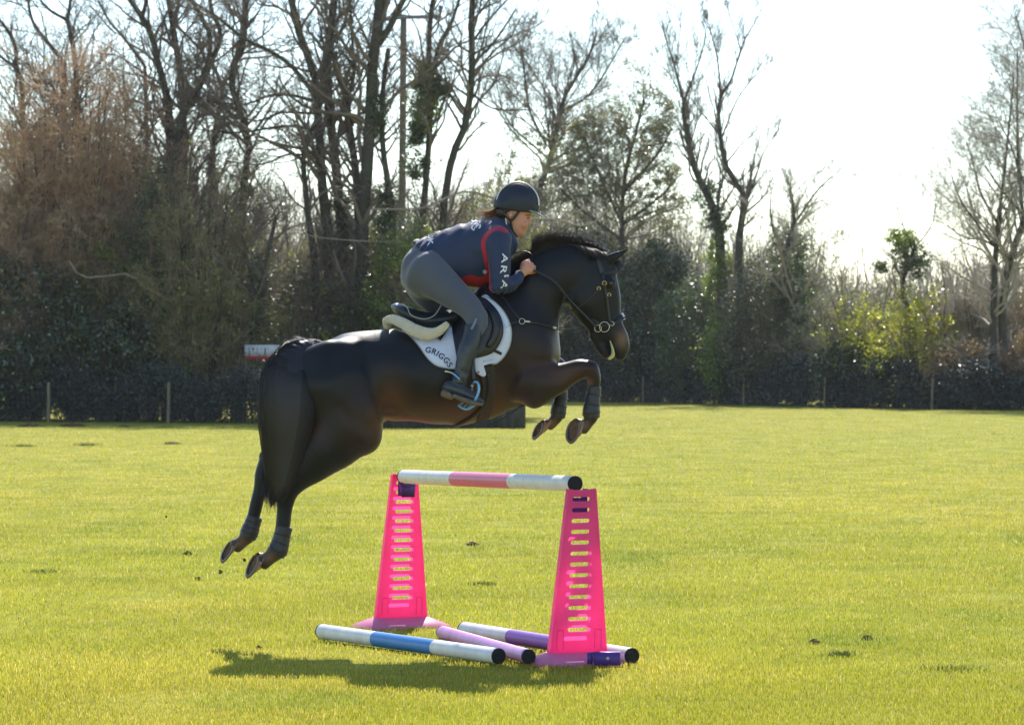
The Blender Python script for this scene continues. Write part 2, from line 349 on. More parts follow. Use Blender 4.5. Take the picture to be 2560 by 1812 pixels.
def clumps(r, ncl, nper, centre, radii, cs, shell=0.55, zmin=0.02):
    u = r.normal(size=(ncl, 3)); u /= np.linalg.norm(u, axis=1, keepdims=True); rr = shell + (1 - shell) * r.random(ncl) ** .6
    cc = np.array(centre) + u * rr[:, None] * np.array(radii); cr = cs * (0.5 + r.random(ncl))
    P = np.repeat(cc, nper, 0) + r.normal(size=(ncl * nper, 3)) * np.repeat(cr, nper)[:, None] * [.55, .55, .5]
    P = P[P[:, 2] > zmin]; return P

def bare_tree(name, label, limbs, d, base_px, seed, density=(7, 6, 5), twig=M_twig, bark=M_bark, ang=0.75, lr=(0.46, 0.45, 0.5), up=0.12, group=None,
              ivy=None, leafy=None, cat_="tree", t0=0.3, rtw=0.007):
    rtw = max(rtw * 1.15, .0068)
    r = np.random.default_rng(seed); bx = gx(base_px, d)
    o = empty(name, (bx, d, 0), label, cat_, group)
    LP, LR = [], []
    for lm in limbs:
        P, R = limb_px(lm[0], lm[1], lm[2], d, lm[3] if len(lm) > 3 else 0.0, r=r); LP.append(P); LR.append(R)
        if len(lm) > 4 and lm[4]:    # this limb runs down to the ground
            g0 = np.array([gx(lm[4], d), d, -0.1]); mid = (g0 + P[0]) / 2; mid[0] = P[0][0] * .75 + g0[0] * .25
            P2 = resample(crom([g0, mid, P[0]], 4), 12); LP.append(P2); LR.append(np.linspace(R[0] * 1.45, R[0], 12))
    LP = np.array(LP); LR = np.array(LR)
    V, Q = tubes(LP, LR, 8); mesh_obj("trunk", V, Q, None, bark, True, par=o)
    fine = LR[:, 0] < 1e9
    Lt = np.linalg.norm(np.diff(LP, axis=1), axis=2).sum()
    P1, R1 = grow(LP[fine], LR[fine], 0, ang, lr[0], 8, 0.42, up, .17, t0 * .6, r, total=int(Lt * density[0] * .27), lmin=5.5)
    P2, R2 = grow(P1, R1, density[1] + 3, ang, lr[1], 6, 0.55, up, .2, .2, r, rtw)
    P3, R3 = grow(P2, R2, density[2] + 1, ang, lr[2], 4, 0.6, up * .6, .25, .15, r, rtw * .8)
    V1, Q1 = tubes(P1, R1, 5); V2, Q2 = tubes(P2, R2, 3); V3, Q3 = tubes(P3, R3, 3)
    mesh_obj("crown", cat(V1, V2, V3), cat(Q1, Q2 + len(V1), Q3 + len(V1) + len(V2)), None, twig, False, par=o)
    if leafy:                        # (material, leaves per twig, size, keep share)
        m_, n_, s_, keep = leafy; T = P3[:, 1:].reshape(-1, 3); T = T[r.random(len(T)) < keep]; C = np.repeat(T, n_, 0) + r.normal(size=(len(T) * n_, 3)) * .12
        V, Q, c = leaves(C, s_, r); mesh_obj("leaves", V, Q, None, m_, False, c, par=o)
    if ivy:                          # list of (x, y, rx, ry, n, material)
        Cs = []
        for (x, y, rx, ry, n, m_) in ivy:
            c0 = px(x, y, d); Cs.append((clumps(r, max(6, n // 60), 60, c0, (rx * d / FPX, min(rx * d / FPX, .9), ry * d / FPX), .22, .3), m_))
        for m_ in {id(c[1]): c[1] for c in Cs}.values():
            C = np.concatenate([c[0] for c in Cs if c[1] is m_]); V, Q, c = leaves(C, .055, r); mesh_obj("ivy", V, Q, None, m_, False, c, par=o)
    return o
def shrub(name, label, x, ytop, rx, d, mat_, seed, n=9000, ls=.055, cs=.32, ybot=None, group=None, twigs=True, twig=M_twig, cat_="shrub", depth=1.3, shell=.45, tint=(.5, 1.5), stems=26):
    r = np.random.default_rng(seed); X = gx(x, d); zt = CAMZ - (ytop - 905) * d / FPX; rxm = rx * d / FPX
    o = empty(name, (X, d, 0), label, cat_, group)
    zb = 0.0 if ybot is None else CAMZ - (ybot - 905) * d / FPX
    C = clumps(r, n // 50, 50, (X, d, (zt + zb) / 2), (rxm, depth, (zt - zb) / 2), cs, shell)
    V, Q, c = leaves(C, ls, r, tint); mesh_obj("foliage", V, Q, None, mat_, False, c, par=o)
    P = np.zeros((stems, 8, 3)); an = r.random(stems) * 2 * np.pi; sp = r.random(stems) ** .5
    for k in range(8):
        t = k / 7; P[:, k] = np.stack([X + .15 * np.cos(an) + np.cos(an) * sp * rxm * .9 * t ** 1.3, d + np.sin(an) * sp * depth * .8 * t ** 1.3, -.05 + zt * (.98 - .25 * sp) * t + 0 * t], -1) + r.normal(size=(stems, 3)) * .04 * t
    R = np.tile(np.linspace(.035, .008, 8), (stems, 1)); P1, R1 = grow(P, R, 7, .6, .35, 5, .5, .1, .2, .3, r); P2, R2 = grow(P1, R1, 4, .6, .5, 4, .6, .05, .25, .2, r, .0045)
    V0, Q0 = tubes(P, R, 4); V1, Q1 = tubes(P1, R1, 3); V2, Q2 = tubes(P2, R2, 3)
    mesh_obj("stems", cat(V0, V1, V2), cat(Q0, Q1 + len(V0), Q2 + len(V0) + len(V1)), None, twig, False, par=o)
    return o
def twig_bush(name, label, x, ytop, rx, d, mat_, seed, stems=40, dens=(9, 7, 4), group=None, cat_="bush", depth=1.4, r0=.04, lean=0.0, spread=1.0, rmin=.0065, base_spread=.25, up=.08, leafm=None, nleaf=0):
    r = np.random.default_rng(seed); X = gx(x, d); zt = CAMZ - (ytop - 905) * d / FPX; rxm = rx * d / FPX
    o = empty(name, (X, d, 0), label, cat_, group)
    P = np.zeros((stems, 9, 3)); an = r.random(stems) * 2 * np.pi; sp = r.random(stems) ** .5; hh = zt * (.95 - .5 * sp ** 2.5) * (.62 + .4 * r.random(stems))
    for k in range(9):
        t = k / 8; P[:, k] = np.stack([X + np.cos(an) * base_spread + np.cos(an) * sp * rxm * .85 * t ** 1.2 * spread + lean * t, d + np.sin(an) * sp * depth * t ** 1.2, -.05 + hh * t], -1) + r.normal(size=(stems, 3)) * .10 * t
    ph = r.random((stems, 2)) * 6.28; tt = np.linspace(0, 1, 9)[None]
    P[:, :, 0] += .22 * np.sin(tt * 5 + ph[:, :1]) * tt; P[:, :, 1] += .22 * np.sin(tt * 6 + ph[:, 1:]) * tt
    R = np.tile(np.linspace(r0, .012, 9), (stems, 1)) * (.6 + .8 * r.random(stems))[:, None]
    P1, R1 = grow(P, R, dens[0], .85, .24, 6, .5, up, .22, .2, r, .008); P2, R2 = grow(P1, R1, dens[1], .75, .5, 5, .6, up, .28, .15, r, rmin); P3, R3 = grow(P2, R2, dens[2], .8, .6, 4, .7, up * .5, .3, .15, r, rmin * .85)
    V0, Q0 = tubes(P, R, 5); mesh_obj("stems", V0, Q0, None, M_bark, True, par=o)
    V1, Q1 = tubes(P1, R1, 3); V2, Q2 = tubes(P2, R2, 3); V3, Q3 = tubes(P3, R3, 3)
    mesh_obj("twigs", cat(V1, V2, V3), cat(Q1, Q2 + len(V1), Q3 + len(V1) + len(V2)), None, mat_, False, par=o)
    if leafm:
        T = P3[:, 1:].reshape(-1, 3); zz = T[:, 2] / zt; T = T[r.random(len(T)) < (1.1 - zz)]; T = T[r.choice(len(T), min(nleaf, len(T)), replace=False)]; C = T + r.normal(size=T.shape) * .1
        V, Q, c = leaves(C, .05 * max(1, d / 125), r, (.5, 1.6)); mesh_obj("leaves", V, Q, None, leafm, False, c, par=o)
    return o

GT = "bare spring trees behind the hedge"
def fd(x):                           # distance of the right fence at photo column x
    pts = [(1230, 168), (1607, 159), (2061, 142), (2400, 134.5), (2900, 130)]
    for (x0, d0), (x1, d1) in zip(pts[:-1], pts[1:]):
        if x0 <= x <= x1:
            a = np.array([gx(x0, d0), d0]); b = np.array([gx(x1, d1), d1]); q = (x - 1280) / FPX; return a[1] + (q * a[1] - a[0]) / ((b[0] - a[0]) - q * (b[1] - a[1])) * (b[1] - a[1])
    return 165.0
bare_tree("bare_tree", "bare tree at the left edge of the photo, two stems leaning left", [
    ([(55, 205), (39, 165), (41, 138), (33, 102), (16, 71), (-4, 47)], 13, 8, 0, 95), ([(39, 165), (12, 150), (-20, 120)], 9, 6)], 116, 95, 21, group=GT, density=(10, 6, 5))
bare_tree("bare_tree", "slim bare tree leaning left above the top of the russet willow", [
    ([(160, 158), (130, 118), (91, 71), (75, 32), (67, -30)], 12, 6, 0, 205)], 117, 205, 22, group=GT, density=(18, 7, 5))
bare_tree("bare_tree", "bare tree forking into a Y above the russet willow", [
    ([(189, 158), (179, 98), (169, 51)], 13, 11, 0, 235), ([(169, 51), (118, 20), (80, -30)], 9, 5), ([(169, 51), (176, 0), (182, -50)], 9, 6)], 116, 235, 23, group=GT, density=(10, 7, 5))
bare_tree("bare_tree", "thin bare tree leaning left against open sky right of the russet willow", [
    ([(362, 165), (343, 138), (307, 91), (272, 51), (240, -10)], 10, 5, 0, 420), ([(291, 85), (265, 60), (228, 15)], 5, 3)], 117, 420, 24, group=GT, density=(9, 6, 5))
bare_tree("bare_tree", "tall bare tree with a forked top, first thick trunk right of the russet willow", [
    ([(424, 300), (416, 236), (405, 193), (390, 138), (382, 95), (355, 43), (312, -20)], 22, 13, 0, 450), ([(355, 45), (365, 5), (370, -40)], 12, 9)], 114, 450, 25, group=GT, density=(9, 6, 5))
bare_tree("bare_tree", "straight bare trunk beside the tall fork-topped tree", [
    ([(458, 260), (449, 169), (437, 98), (428, 39), (415, -40)], 20, 14, 0, 470), ([(441, 62), (488, 110), (512, 138)], 7, 6)], 114.6, 470, 26, group=GT, density=(10, 6, 5))
bare_tree("bare_tree", "big bare tree whose trunk bends right then splits into two upright forks", [
    ([(440, 410), (453, 295), (489, 236), (518, 165), (524, 150)], 26, 17, 0, 445), ([(524, 150), (524, 87), (508, 51), (474, -10)], 14, 10), ([(526, 150), (548, 110), (548, 67), (530, 32), (522, -30)], 14, 10)], 113, 445, 27, group=GT, density=(9, 6, 5))
bare_tree("bare_tree", "slender wavy bare tree between the forked tree and the S-bent tree", [
    ([(533, 500), (532, 374), (540, 307), (556, 236), (552, 205), (528, 154)], 18, 8, 0, 540)], 113.8, 540, 28, group=GT, density=(14, 6, 5))
bare_tree("bare_tree", "bare tree with one strongly S-bent trunk left of the centre group", [
    ([(605, 520), (615, 414), (622, 347), (595, 264), (577, 205), (579, 169), (607, 118), (611, 67), (616, -40)], 19, 15, 0, 600)], 113, 600, 29, group=GT, density=(16, 6, 5))
bare_tree("bare_tree", "spreading bare oak with long level limbs reaching left, in the centre group", [
    ([(823, 600), (806, 473), (800, 355), (792, 256), (784, 177), (749, 87), (722, -30)], 28, 18, 0, 830),
    ([(780, 229), (729, 165), (670, 126), (615, 102), (552, 51), (460, -6)], 12, 6, -1.0), ([(780, 252), (729, 236), (670, 236), (611, 256), (512, 248)], 9, 4, 1.0),
    ([(788, 327), (729, 315), (670, 323), (591, 335), (493, 327)], 8, 3, -1.0), ([(786, 283), (700, 280), (640, 300), (560, 276)], 7, 3, .6), ([(790, 390), (720, 385), (650, 410), (560, 400)], 6, 3, .4)],
    112, 830, 30, group=GT, density=(12, 8, 5), up=0.03)
bare_tree("bare_tree", "low crooked bare trunk just left of the spreading oak's base", [
    ([(790, 700), (782, 615), (770, 532), (758, 394), (776, 325), (792, 300)], 20, 12, 0, 795)], 111.5, 795, 31, group=GT, density=(12, 6, 5), up=.02)
bare_tree("bare_tree", "straight dark bare trunk, second of the centre group", [
    ([(862, 640), (837, 394), (823, 276), (819, 158), (827, 79), (838, -30)], 28, 20, 0, 870), ([(825, 120), (860, 60), (880, -20)], 9, 6)], 112.7, 870, 32, group=GT, density=(11, 6, 5), ivy=[(858, 560, 22, 90, 2400, M_ivy)])
bare_tree("bare_tree", "bare trunk leaning left in a long curve, third of the centre group", [
    ([(900, 650), (890, 433), (876, 335), (865, 236), (845, 197), (835, 128)], 25, 14, 0, 905), ([(866, 240), (884, 190), (880, 90), (874, -20)], 10, 6)], 112.2, 905, 33, group=GT, density=(10, 6, 5))
bare_tree("bare_tree", "thickest bare trunk of the centre group, forking left of the utility pole", [
    ([(905, 560), (914, 473), (926, 276), (932, 158), (946, 59), (950, -30)], 34, 26, 0, 900), ([(944, 110), (973, 70), (992, 30), (1020, -20)], 20, 14), ([(981, 520), (957, 370), (955, 236), (969, 118)], 18, 12, .6, 990), ([(905, 190), (880, 160), (845, 120)], 9, 5)],
    111.5, 900, 34, group=GT, density=(9, 6, 5), ivy=[(945, 290, 26, 60, 1500, M_ivy), (962, 560, 26, 120, 3000, M_ivy)])
bare_tree("ivy_tree", "forked tree with green ivy around its middle, right of the utility pole", [
    ([(1056, 560), (1074, 330), (1076, 197), (1072, 98), (1086, -30)], 18, 12, 0, 1050), ([(1078, 190), (1099, 110), (1127, 59), (1155, -20)], 12, 7), ([(1094, 165), (1150, 110), (1230, 90)], 6, 4)],
    113.5, 1050, 35, group=GT, density=(10, 6, 5), ivy=[(1060, 250, 36, 90, 5200, M_mid), (1098, 215, 30, 30, 1400, M_ivy), (1040, 380, 34, 80, 2400, M_ivy)])
bare_tree("bare_tree", "tall reddish bare trunk curving right, rightmost thick trunk above the rider's back", [
    ([(1108, 520), (1131, 386), (1155, 343), (1176, 236), (1180, 138), (1178, 59), (1184, -40)], 20, 16, 0, 1095), ([(1178, 160), (1230, 110), (1290, 20)], 8, 4, .5), ([(1178, 110), (1215, 60), (1280, -10)], 7, 4, -.5), ([(1172, 225), (1230, 270), (1320, 275)], 6, 3)],
    113, 1095, 36, group=GT, density=(12, 7, 5))
bare_tree("bare_tree", "fine-twigged bare tree spreading above the rider's helmet and the horse's mane", [
    ([(1335, 520), (1367, 418), (1383, 366), (1407, 252), (1470, 146), (1492, 80)], 17, 5, 0, 1320), ([(1365, 360), (1324, 276), (1308, 158), (1293, 79)], 8, 4), ([(1375, 400), (1270, 300), (1240, 200)], 6, 3, 1), ([(1400, 280), (1480, 230), (1560, 100)], 7, 3, -1), ([(1372, 430), (1440, 400), (1520, 330)], 8, 4)],
    170, 1320, 37, group=GT, density=(15, 9, 6), leafy=(M_olive, 1, .04, .12), up=.2, ivy=[(1340, 430, 130, 110, 6000, M_olive), (1420, 330, 60, 60, 1500, M_olive)])
bare_tree("evergreen_oak", "olive-leaved half evergreen tree with a round crown above the horse's head", [
    ([(1560, 760), (1555, 600), (1560, 450), (1590, 330), (1610, 250)], 16, 6, 0, 1560), ([(1556, 560), (1500, 440), (1460, 340)], 9, 4), ([(1560, 480), (1640, 390), (1680, 320)], 9, 4), ([(1556, 600), (1450, 520), (1400, 470)], 9, 4), ([(1558, 560), (1640, 500), (1690, 450)], 9, 4)],
    fd(1560) + 3, 1560, 38, group=GT, density=(13, 8, 5), leafy=(M_olive, 2, .055, .30), up=.05, lr=(.5, .45, .5), ivy=[(1560, 400, 135, 180, 9000, M_olive), (1625, 290, 70, 70, 2200, M_olive), (1450, 450, 110, 110, 4200, M_olive), (1650, 480, 70, 130, 3600, M_olive)])
bare_tree("ivy_tree", "slender bare tree with an ivied lower trunk, left one of the pair against bright sky", [
    ([(1806, 700), (1796, 560), (1775, 500), (1740, 430), (1716, 330), (1709, 256)], 26, 11, 0, 1812), ([(1709, 256), (1684, 158), (1668, 110), (1652, 40)], 7, 2), ([(1709, 256), (1735, 189), (1755, 130), (1768, 60)], 7, 2), ([(1708, 250), (1670, 180), (1630, 150)], 3, 2), ([(1690, 165), (1700, 80), (1705, 20)], 3, 2), ([(1725, 365), (1740, 310), (1745, 240)], 4, 2)],
    fd(1812) + 3.5, 1812, 39, group=GT, density=(14, 6, 5), up=.3, ang=.5, lr=(.3, .45, .5), rtw=.0055, ivy=[(1766, 480, 34, 40, 1500, M_ivy), (1790, 560, 34, 60, 2600, M_ivy), (1800, 680, 45, 110, 4600, M_mid)])
bare_tree("bare_tree", "slender bare tree with a kinked trunk, right one of the pair against bright sky", [
    ([(1845, 720), (1848, 600), (1857, 532), (1866, 496), (1822, 432), (1806, 374), (1796, 295), (1802, 236)], 22, 9, 0, 1840), ([(1802, 236), (1829, 197), (1857, 110), (1895, 40)], 7, 2), ([(1802, 236), (1794, 150), (1782, 98), (1762, 30)], 6, 2), ([(1806, 340), (1841, 252), (1881, 197), (1925, 165)], 5, 2), ([(1868, 500), (1890, 440), (1910, 380), (1950, 320)], 6, 2), ([(1850, 120), (1835, 70), (1820, 30)], 3, 2)],
    fd(1840) + 3, 1840, 40, group=GT, density=(14, 6, 5), up=.3, ang=.5, lr=(.3, .45, .5), rtw=.0055)
bare_tree("bare_tree", "wide bare tree at the right edge of the photo with two dark trunks", [
    ([(2480, 900), (2484, 760), (2490, 620), (2500, 520)], 20, 12, 0, 2480), ([(2510, 890), (2508, 780), (2530, 650), (2580, 520), (2640, 400)], 22, 14, 1, 2512),
    ([(2490, 620), (2440, 560), (2395, 500), (2370, 440)], 8, 3, -1), ([(2495, 560), (2455, 480), (2440, 410), (2425, 350)], 8, 3, 1), ([(2500, 520), (2512, 420), (2524, 300), (2535, 190)], 9, 3), ([(2530, 650), (2470, 600), (2420, 590), (2380, 560)], 8, 3, 1.5),
    ([(2560, 560), (2552, 400), (2556, 250), (2562, 110)], 10, 4, 2), ([(2600, 470), (2600, 300), (2570, 150), (2540, 40)], 11, 4), ([(2640, 400), (2700, 250), (2690, 100)], 11, 4), ([(2640, 400), (2760, 380), (2850, 320)], 9, 4), ([(2560, 540), (2500, 480), (2450, 420)], 7, 3, -1.5), ([(2580, 520), (2540, 380), (2508, 300)], 7, 3, 1)],
    fd(2480) + 3, 2480, 41, group=GT, density=(18, 9, 5), up=.06, lr=(.5, .45, .5), ang=.8, rtw=.006, twig=M_gtwig)
bare_tree("ivy_tree", "small crooked tree topped with a ball of green ivy", [
    ([(2290, 900), (2278, 800), (2255, 720), (2272, 660), (2290, 610)], 15, 9, 0, 2290), ([(2288, 620), (2330, 560), (2340, 500)], 4, 2), ([(2280, 620), (2250, 540), (2235, 480)], 4, 2)],
    fd(2290) + 3.5, 2290, 42, group=GT, density=(7, 6, 4), ivy=[(2255, 605, 42, 36, 2600, M_mid), (2280, 650, 50, 45, 3000, M_ivy), (2205, 665, 22, 12, 700, M_ivy)], up=.2, rtw=.0055)
bare_tree("ivy_tree", "dark ivy-clad tree left of the yellow-green bush in the right hedge", [
    ([(2000, 880), (1985, 760), (1960, 650), (1985, 560), (1975, 470)], 22, 8, 0, 2000), ([(1960, 650), (1930, 560), (1925, 480)], 9, 3), ([(1985, 560), (2040, 480), (2080, 440)], 7, 3)],
    fd(2000) + 4, 2000, 43, group=GT, density=(10, 7, 5), twig=M_gtwig, ivy=[(1975, 640, 60, 70, 3600, M_ivy), (1990, 770, 60, 80, 4200, M_ivy)], up=.25, rtw=.0055)
bare_tree("bare_tree", "low bare tree with a right-leaning stem against the russet scrub beside the horse's rump", [
    ([(592, 940), (605, 860), (642, 760), (668, 640), (690, 540)], 18, 10, 0, 585), ([(640, 765), (620, 650), (600, 560)], 10, 6)], 108.5, 585, 44, group=GT, density=(10, 7, 5), up=.1, ivy=[(640, 740, 30, 110, 2200, M_bramble)])
bare_tree("bare_tree", "dark leaning trunk in the yellow thicket left of the many-stemmed bush", [
    ([(420, 930), (395, 830), (370, 760), (352, 680), (350, 600)], 34, 20, 0, 425)], 110.5, 425, 45, group=GT, density=(10, 6, 5))
# willow, bushes
twig_bush("russet_willow", "big russet-twigged willow filling the top left of the photo", 190, 105, 330, 112, M_rust, 51, leafm=M_mid, nleaf=9000, stems=130, dens=(13, 9, 5), rmin=.0085, cat_="tree", depth=2.2, r0=.07, up=.12)
twig_bush("russet_willow", "smaller russet-twigged willow at the left edge below the big willow", -10, 400, 170, 110, M_rust, 52, rmin=.0085, stems=60, dens=(10, 8, 4), cat_="tree", depth=1.5)
twig_bush("hazel_bush", "brown many-stemmed hazel fanning up from one base left of the horse's tail", 505, 330, 210, 109, M_hazel, 53, leafm=M_mid, nleaf=12000, stems=80, dens=(8, 7, 4), cat_="bush", depth=1.4, r0=.05, base_spread=.35)
twig_bush("thicket", "grey brown twiggy thicket between the trunks above the horse's rump", 740, 400, 200, 116, M_hazel, 54, leafm=M_mid, nleaf=7000, stems=50, dens=(9, 7, 4))
twig_bush("thicket", "grey brown twiggy thicket behind the rider's seat", 1000, 430, 210, 117, M_gtwig, 55, leafm=M_mid, nleaf=8000, stems=50, dens=(9, 7, 4))
twig_bush("thicket", "pale grey twiggy thicket between the olive tree and the bright-sky pair", 1690, 400, 150, fd(1690) + 9, M_gtwig, 56, leafm=M_olive, nleaf=6000, stems=50, dens=(9, 7, 4), depth=2, rmin=.0085)
twig_bush("thicket", "pale grey thicket rising right of the bright-sky pair", 2000, 420, 170, fd(2000) + 9, M_gtwig, 57, leafm=M_olive, nleaf=7000, stems=50, dens=(9, 7, 4), depth=2, rmin=.0085)
twig_bush("thicket", "low grey thicket below the brightest patch of sky", 2150, 560, 200, fd(2150) + 5.5, M_gtwig, 58, leafm=M_mid, nleaf=5000, stems=50, dens=(9, 7, 4), depth=2, rmin=.0085)
twig_bush("thicket", "rusty grey thicket between the ivy ball tree and the right edge tree", 2400, 620, 170, fd(2400) + 5.5, M_gtwig, 59, stems=50, dens=(9, 8, 4), depth=2, rmin=.0085)
twig_bush("tangled_thicket", "tall olive-brown tangle of twigs and leaves above the horse's poll", 1440, 300, 210, fd(1440) + 9, M_gtwig, 60, leafm=M_olive, nleaf=16000, stems=80, dens=(11, 8, 4), depth=2.5, rmin=.008)
twig_bush("tangled_thicket", "olive-brown tangle of twigs behind the rider's helmet", 1230, 360, 170, 117, M_gtwig, 48, leafm=M_olive, nleaf=11000, stems=70, dens=(10, 8, 4), depth=1.6)
twig_bush("tangled_thicket", "grey and green tangle between the kinked trunk and the bright gap", 1930, 470, 150, fd(1930) + 8, M_gtwig, 49, leafm=M_mid, nleaf=9000, stems=60, dens=(10, 8, 4), depth=2, rmin=.008)
twig_bush("tangled_thicket", "russet grey tangle filling the hedge below the right edge tree", 2500, 640, 150, fd(2500) + 7, M_hazel, 47, leafm=M_brown, nleaf=6000, stems=60, dens=(10, 8, 4), depth=2, rmin=.008)
shrub("green_shrub", "fresh green shrub in front of the big willow, high in the left thicket", 300, 520, 150, 110.5, M_mid, 61, n=9000)
shrub("ivy_column", "dark ivy column rising through the left thicket", 385, 400, 60, 110, M_ivy, 62, n=12000, cs=.25)
shrub("evergreen_shrub", "dark evergreen shrub at the left edge above the fence", 40, 620, 190, 109.5, M_holly, 63, n=18000)
shrub("laurel_bush", "glossy laurel bush with bright glints above the left fence", 260, 760, 190, 109, M_holly, 64, n=20000, ls=.06)
shrub("laurel_bush", "glossy laurel bush at the left edge of the photo, low above the fence", 30, 830, 130, 108.8, M_holly, 65, n=9000, ls=.06)
shrub("yellow_shrub", "yellow-leaved shrub glowing beside the dark leaning trunk", 335, 690, 60, 111.5, M_yel, 66, n=3600)
shrub("yellow_shrub", "small yellow-leaved shrub between the centre trunks", 825, 685, 36, 111, M_yel, 67, n=1500, cs=.2)
shrub("yellow_shrub", "thin yellow-green shrub between the thick trunk and the utility pole", 935, 520, 34, 112.5, M_yel, 68, n=2500, cs=.25)
shrub("green_shrub", "bright green bush behind the rider's lower back", 1030, 520, 110, 110, M_mid, 69, n=13000)
shrub("green_shrub", "dull green bush behind the rider's helmet", 1240, 470, 150, 112, M_olive, 70, n=13000)
shrub("evergreen_shrub", "dark evergreen shrub below the spreading oak, behind the rump", 900, 690, 150, 111, M_ivy, 71, n=11000)
shrub("green_shrub", "mottled green and brown scrub beside the horse's dock", 700, 640, 130, 110.5, M_bramble, 72, n=9000, tint=(.7, 2.6))
shrub("evergreen_shrub", "tall dark holly with white glints right of the horse's head", 1640, 600, 130, fd(1640) + 2.6, M_holly, 73, n=30000, ls=.075, cs=.4)
shrub("evergreen_shrub", "dark holly directly behind the horse's head and mane", 1470, 560, 170, fd(1470) + 2.6, M_holly, 74, n=28000, ls=.075, cs=.4, tint=(.4, 1.3))
shrub("evergreen_shrub", "dark green mass under the bright-sky pair, left of its kinked trunk", 1750, 690, 130, fd(1750) + 2.6, M_ivy, 75, n=15000, ls=.07, cs=.4, depth=2)
shrub("evergreen_shrub", "dark brown-green mass right of the kinked trunk", 1920, 640, 130, fd(1920) + 2.6, M_bramble, 76, n=15000, ls=.07, cs=.4, depth=2, tint=(.6, 2.2))
shrub("green_shrub", "mid green bush below the ivied trunk of the bright-sky pair", 1850, 760, 110, fd(1850) + 2.6, M_mid, 77, n=8000, ls=.07, cs=.4, depth=1.5)
shrub("yellow_shrub", "large yellow-green bush glowing in the right hedge below the ivy ball", 2290, 715, 140, fd(2290) + 2.6, M_yel, 78, n=8000, ls=.065, cs=.35, depth=1.5, shell=.2)
shrub("yellow_shrub", "yellow-green bush left of the ivy ball tree's crooked stem", 2140, 740, 90, fd(2140) + 2.6, M_yel, 79, n=4200, ls=.065, cs=.35, depth=1.5, shell=.2)
shrub("laurel_bush", "glossy laurel with bright glints low in the middle of the right hedge", 2150, 840, 130, fd(2150) + 2.6, M_holly, 80, n=10000, ls=.065, depth=1.2)
shrub("brown_shrub", "russet brown scrub above the fence near the right edge", 2420, 850, 120, fd(2420) + 2.6, M_brown, 81, n=9000, ls=.06, tint=(.5, 1.3))
shrub("brown_shrub", "russet brown scrub above the fence at the very right edge", 2580, 840, 90, fd(2580) + 2.6, M_brown, 82, n=7000, ls=.06, tint=(.5, 1.3))

# the low dark hedges under the trees
def hedge(name, label, ends, ytop, n, d_off, mat_, seed, thick=1.2, ls=.06):
    r = np.random.default_rng(seed); pts = np.array([[gx(x, d), d] for x, d in ends]); seg = r.integers(0, len(pts) - 1, n // 50)
    t = r.random(n // 50); c = pts[seg] * (1 - t[:, None]) + pts[seg + 1] * t[:, None]; d = c[:, 1]
    x_ = c[:, 0] / d * FPX + 1280; ht = np.interp(x_, [p[0] for p in ytop], [p[1] for p in ytop]); zt = CAMZ - (ht - 905) * d / FPX
    z = r.random(n // 50) ** .8 * zt * (0.85 + .25 * np.sin(c[:, 0] * 2.1))
    cc = np.stack([c[:, 0], d + d_off + r.random(n // 50) * thick, z], -1)
    P = np.repeat(cc, 50, 0) + r.normal(size=(len(cc) * 50, 3)) * [.22, .15, .17]; P = P[P[:, 2] > 0]
    P[:, 1] = np.maximum(P[:, 1], np.interp(P[:, 0], pts[:, 0], pts[:, 1]) + 0.12)
    V, Q, c = leaves(P, ls, r, (.5, 1.3)); ori = (pts[0, 0], pts[0, 1], 0); o = empty(name, ori, label, "hedge")
    mesh_obj("foliage", V, Q, None, mat_, False, c, par=o)
    k = 260; t = r.random(k); seg = r.integers(0, len(pts) - 1, k); c = pts[seg] * (1 - t[:, None]) + pts[seg + 1] * t[:, None]; P = np.zeros((k, 5, 3)); le = r.normal(size=(k, 2)) * .3
    for q in range(5): P[:, q] = np.stack([c[:, 0] + le[:, 0] * q / 4, c[:, 1] + d_off + .4 + le[:, 1] * q / 4 * .5, np.full(k, -.05) + 1.5 * q / 4], -1)
    V, Q = tubes(P, np.tile(np.linspace(.02, .006, 5), (k, 1)), 4); mesh_obj("stems", V, Q, None, M_bark, False, par=o)
    return o
hedge("hedge", "low dark bramble hedge behind the left wire fence", [(-330, 113), (0, 108), (650, 104.5), (1190, 99.2)], [(-400, 925), (0, 935), (400, 930), (800, 920), (1200, 930)], 100000, .25, M_dark, 91, ls=.045)
hedge("hedge", "low dark bramble hedge behind the right wire fence", [(1230, 168), (1607, 159), (2061, 142), (2400, 134.5), (2900, 130)], [(1200, 890), (1500, 880), (2100, 895), (2400, 915), (2700, 915)], 90000, .25, M_dark, 92, thick=1.6, ls=.075)
# far wood seen between the trunks: one mass
r = np.random.default_rng(95); n = 5200; xx = r.uniform(-500, 3000, n); dd = r.uniform(165, 215, n)
top = np.interp(xx, [-500, 200, 700, 1200, 1500, 1750, 2000, 2200, 2450, 3000], [330, 360, 470, 480, 500, 560, 640, 690, 640, 560])
P = np.zeros((n, 6, 3)); X = gx(xx, dd); hz = (CAMZ - (top - 905) * dd / FPX) * (.45 + .6 * r.random(n))
le = r.normal(size=(n, 2)) * .9
for k in range(6): t = k / 5; P[:, k] = np.stack([X + le[:, 0] * t ** 1.4, dd + le[:, 1] * t, -.1 + hz * t], -1)
R = np.tile(np.linspace(.07, .02, 6), (n, 1)) * (.4 + r.random(n))[:, None]
P1, R1 = grow(P, R, 9, .55, .3, 4, .5, .25, .2, .25, r, .012)
V0, Q0 = tubes(P, R, 4); V1, Q1 = tubes(P1, R1, 3)
fw = mesh_obj("far_wood", cat(V0, V1), cat(Q0, Q1 + len(V0)), None, M_gtwig, False); tag(fw, "far grey brown wood closing the view behind the hedge trees", "wood", kind="stuff")
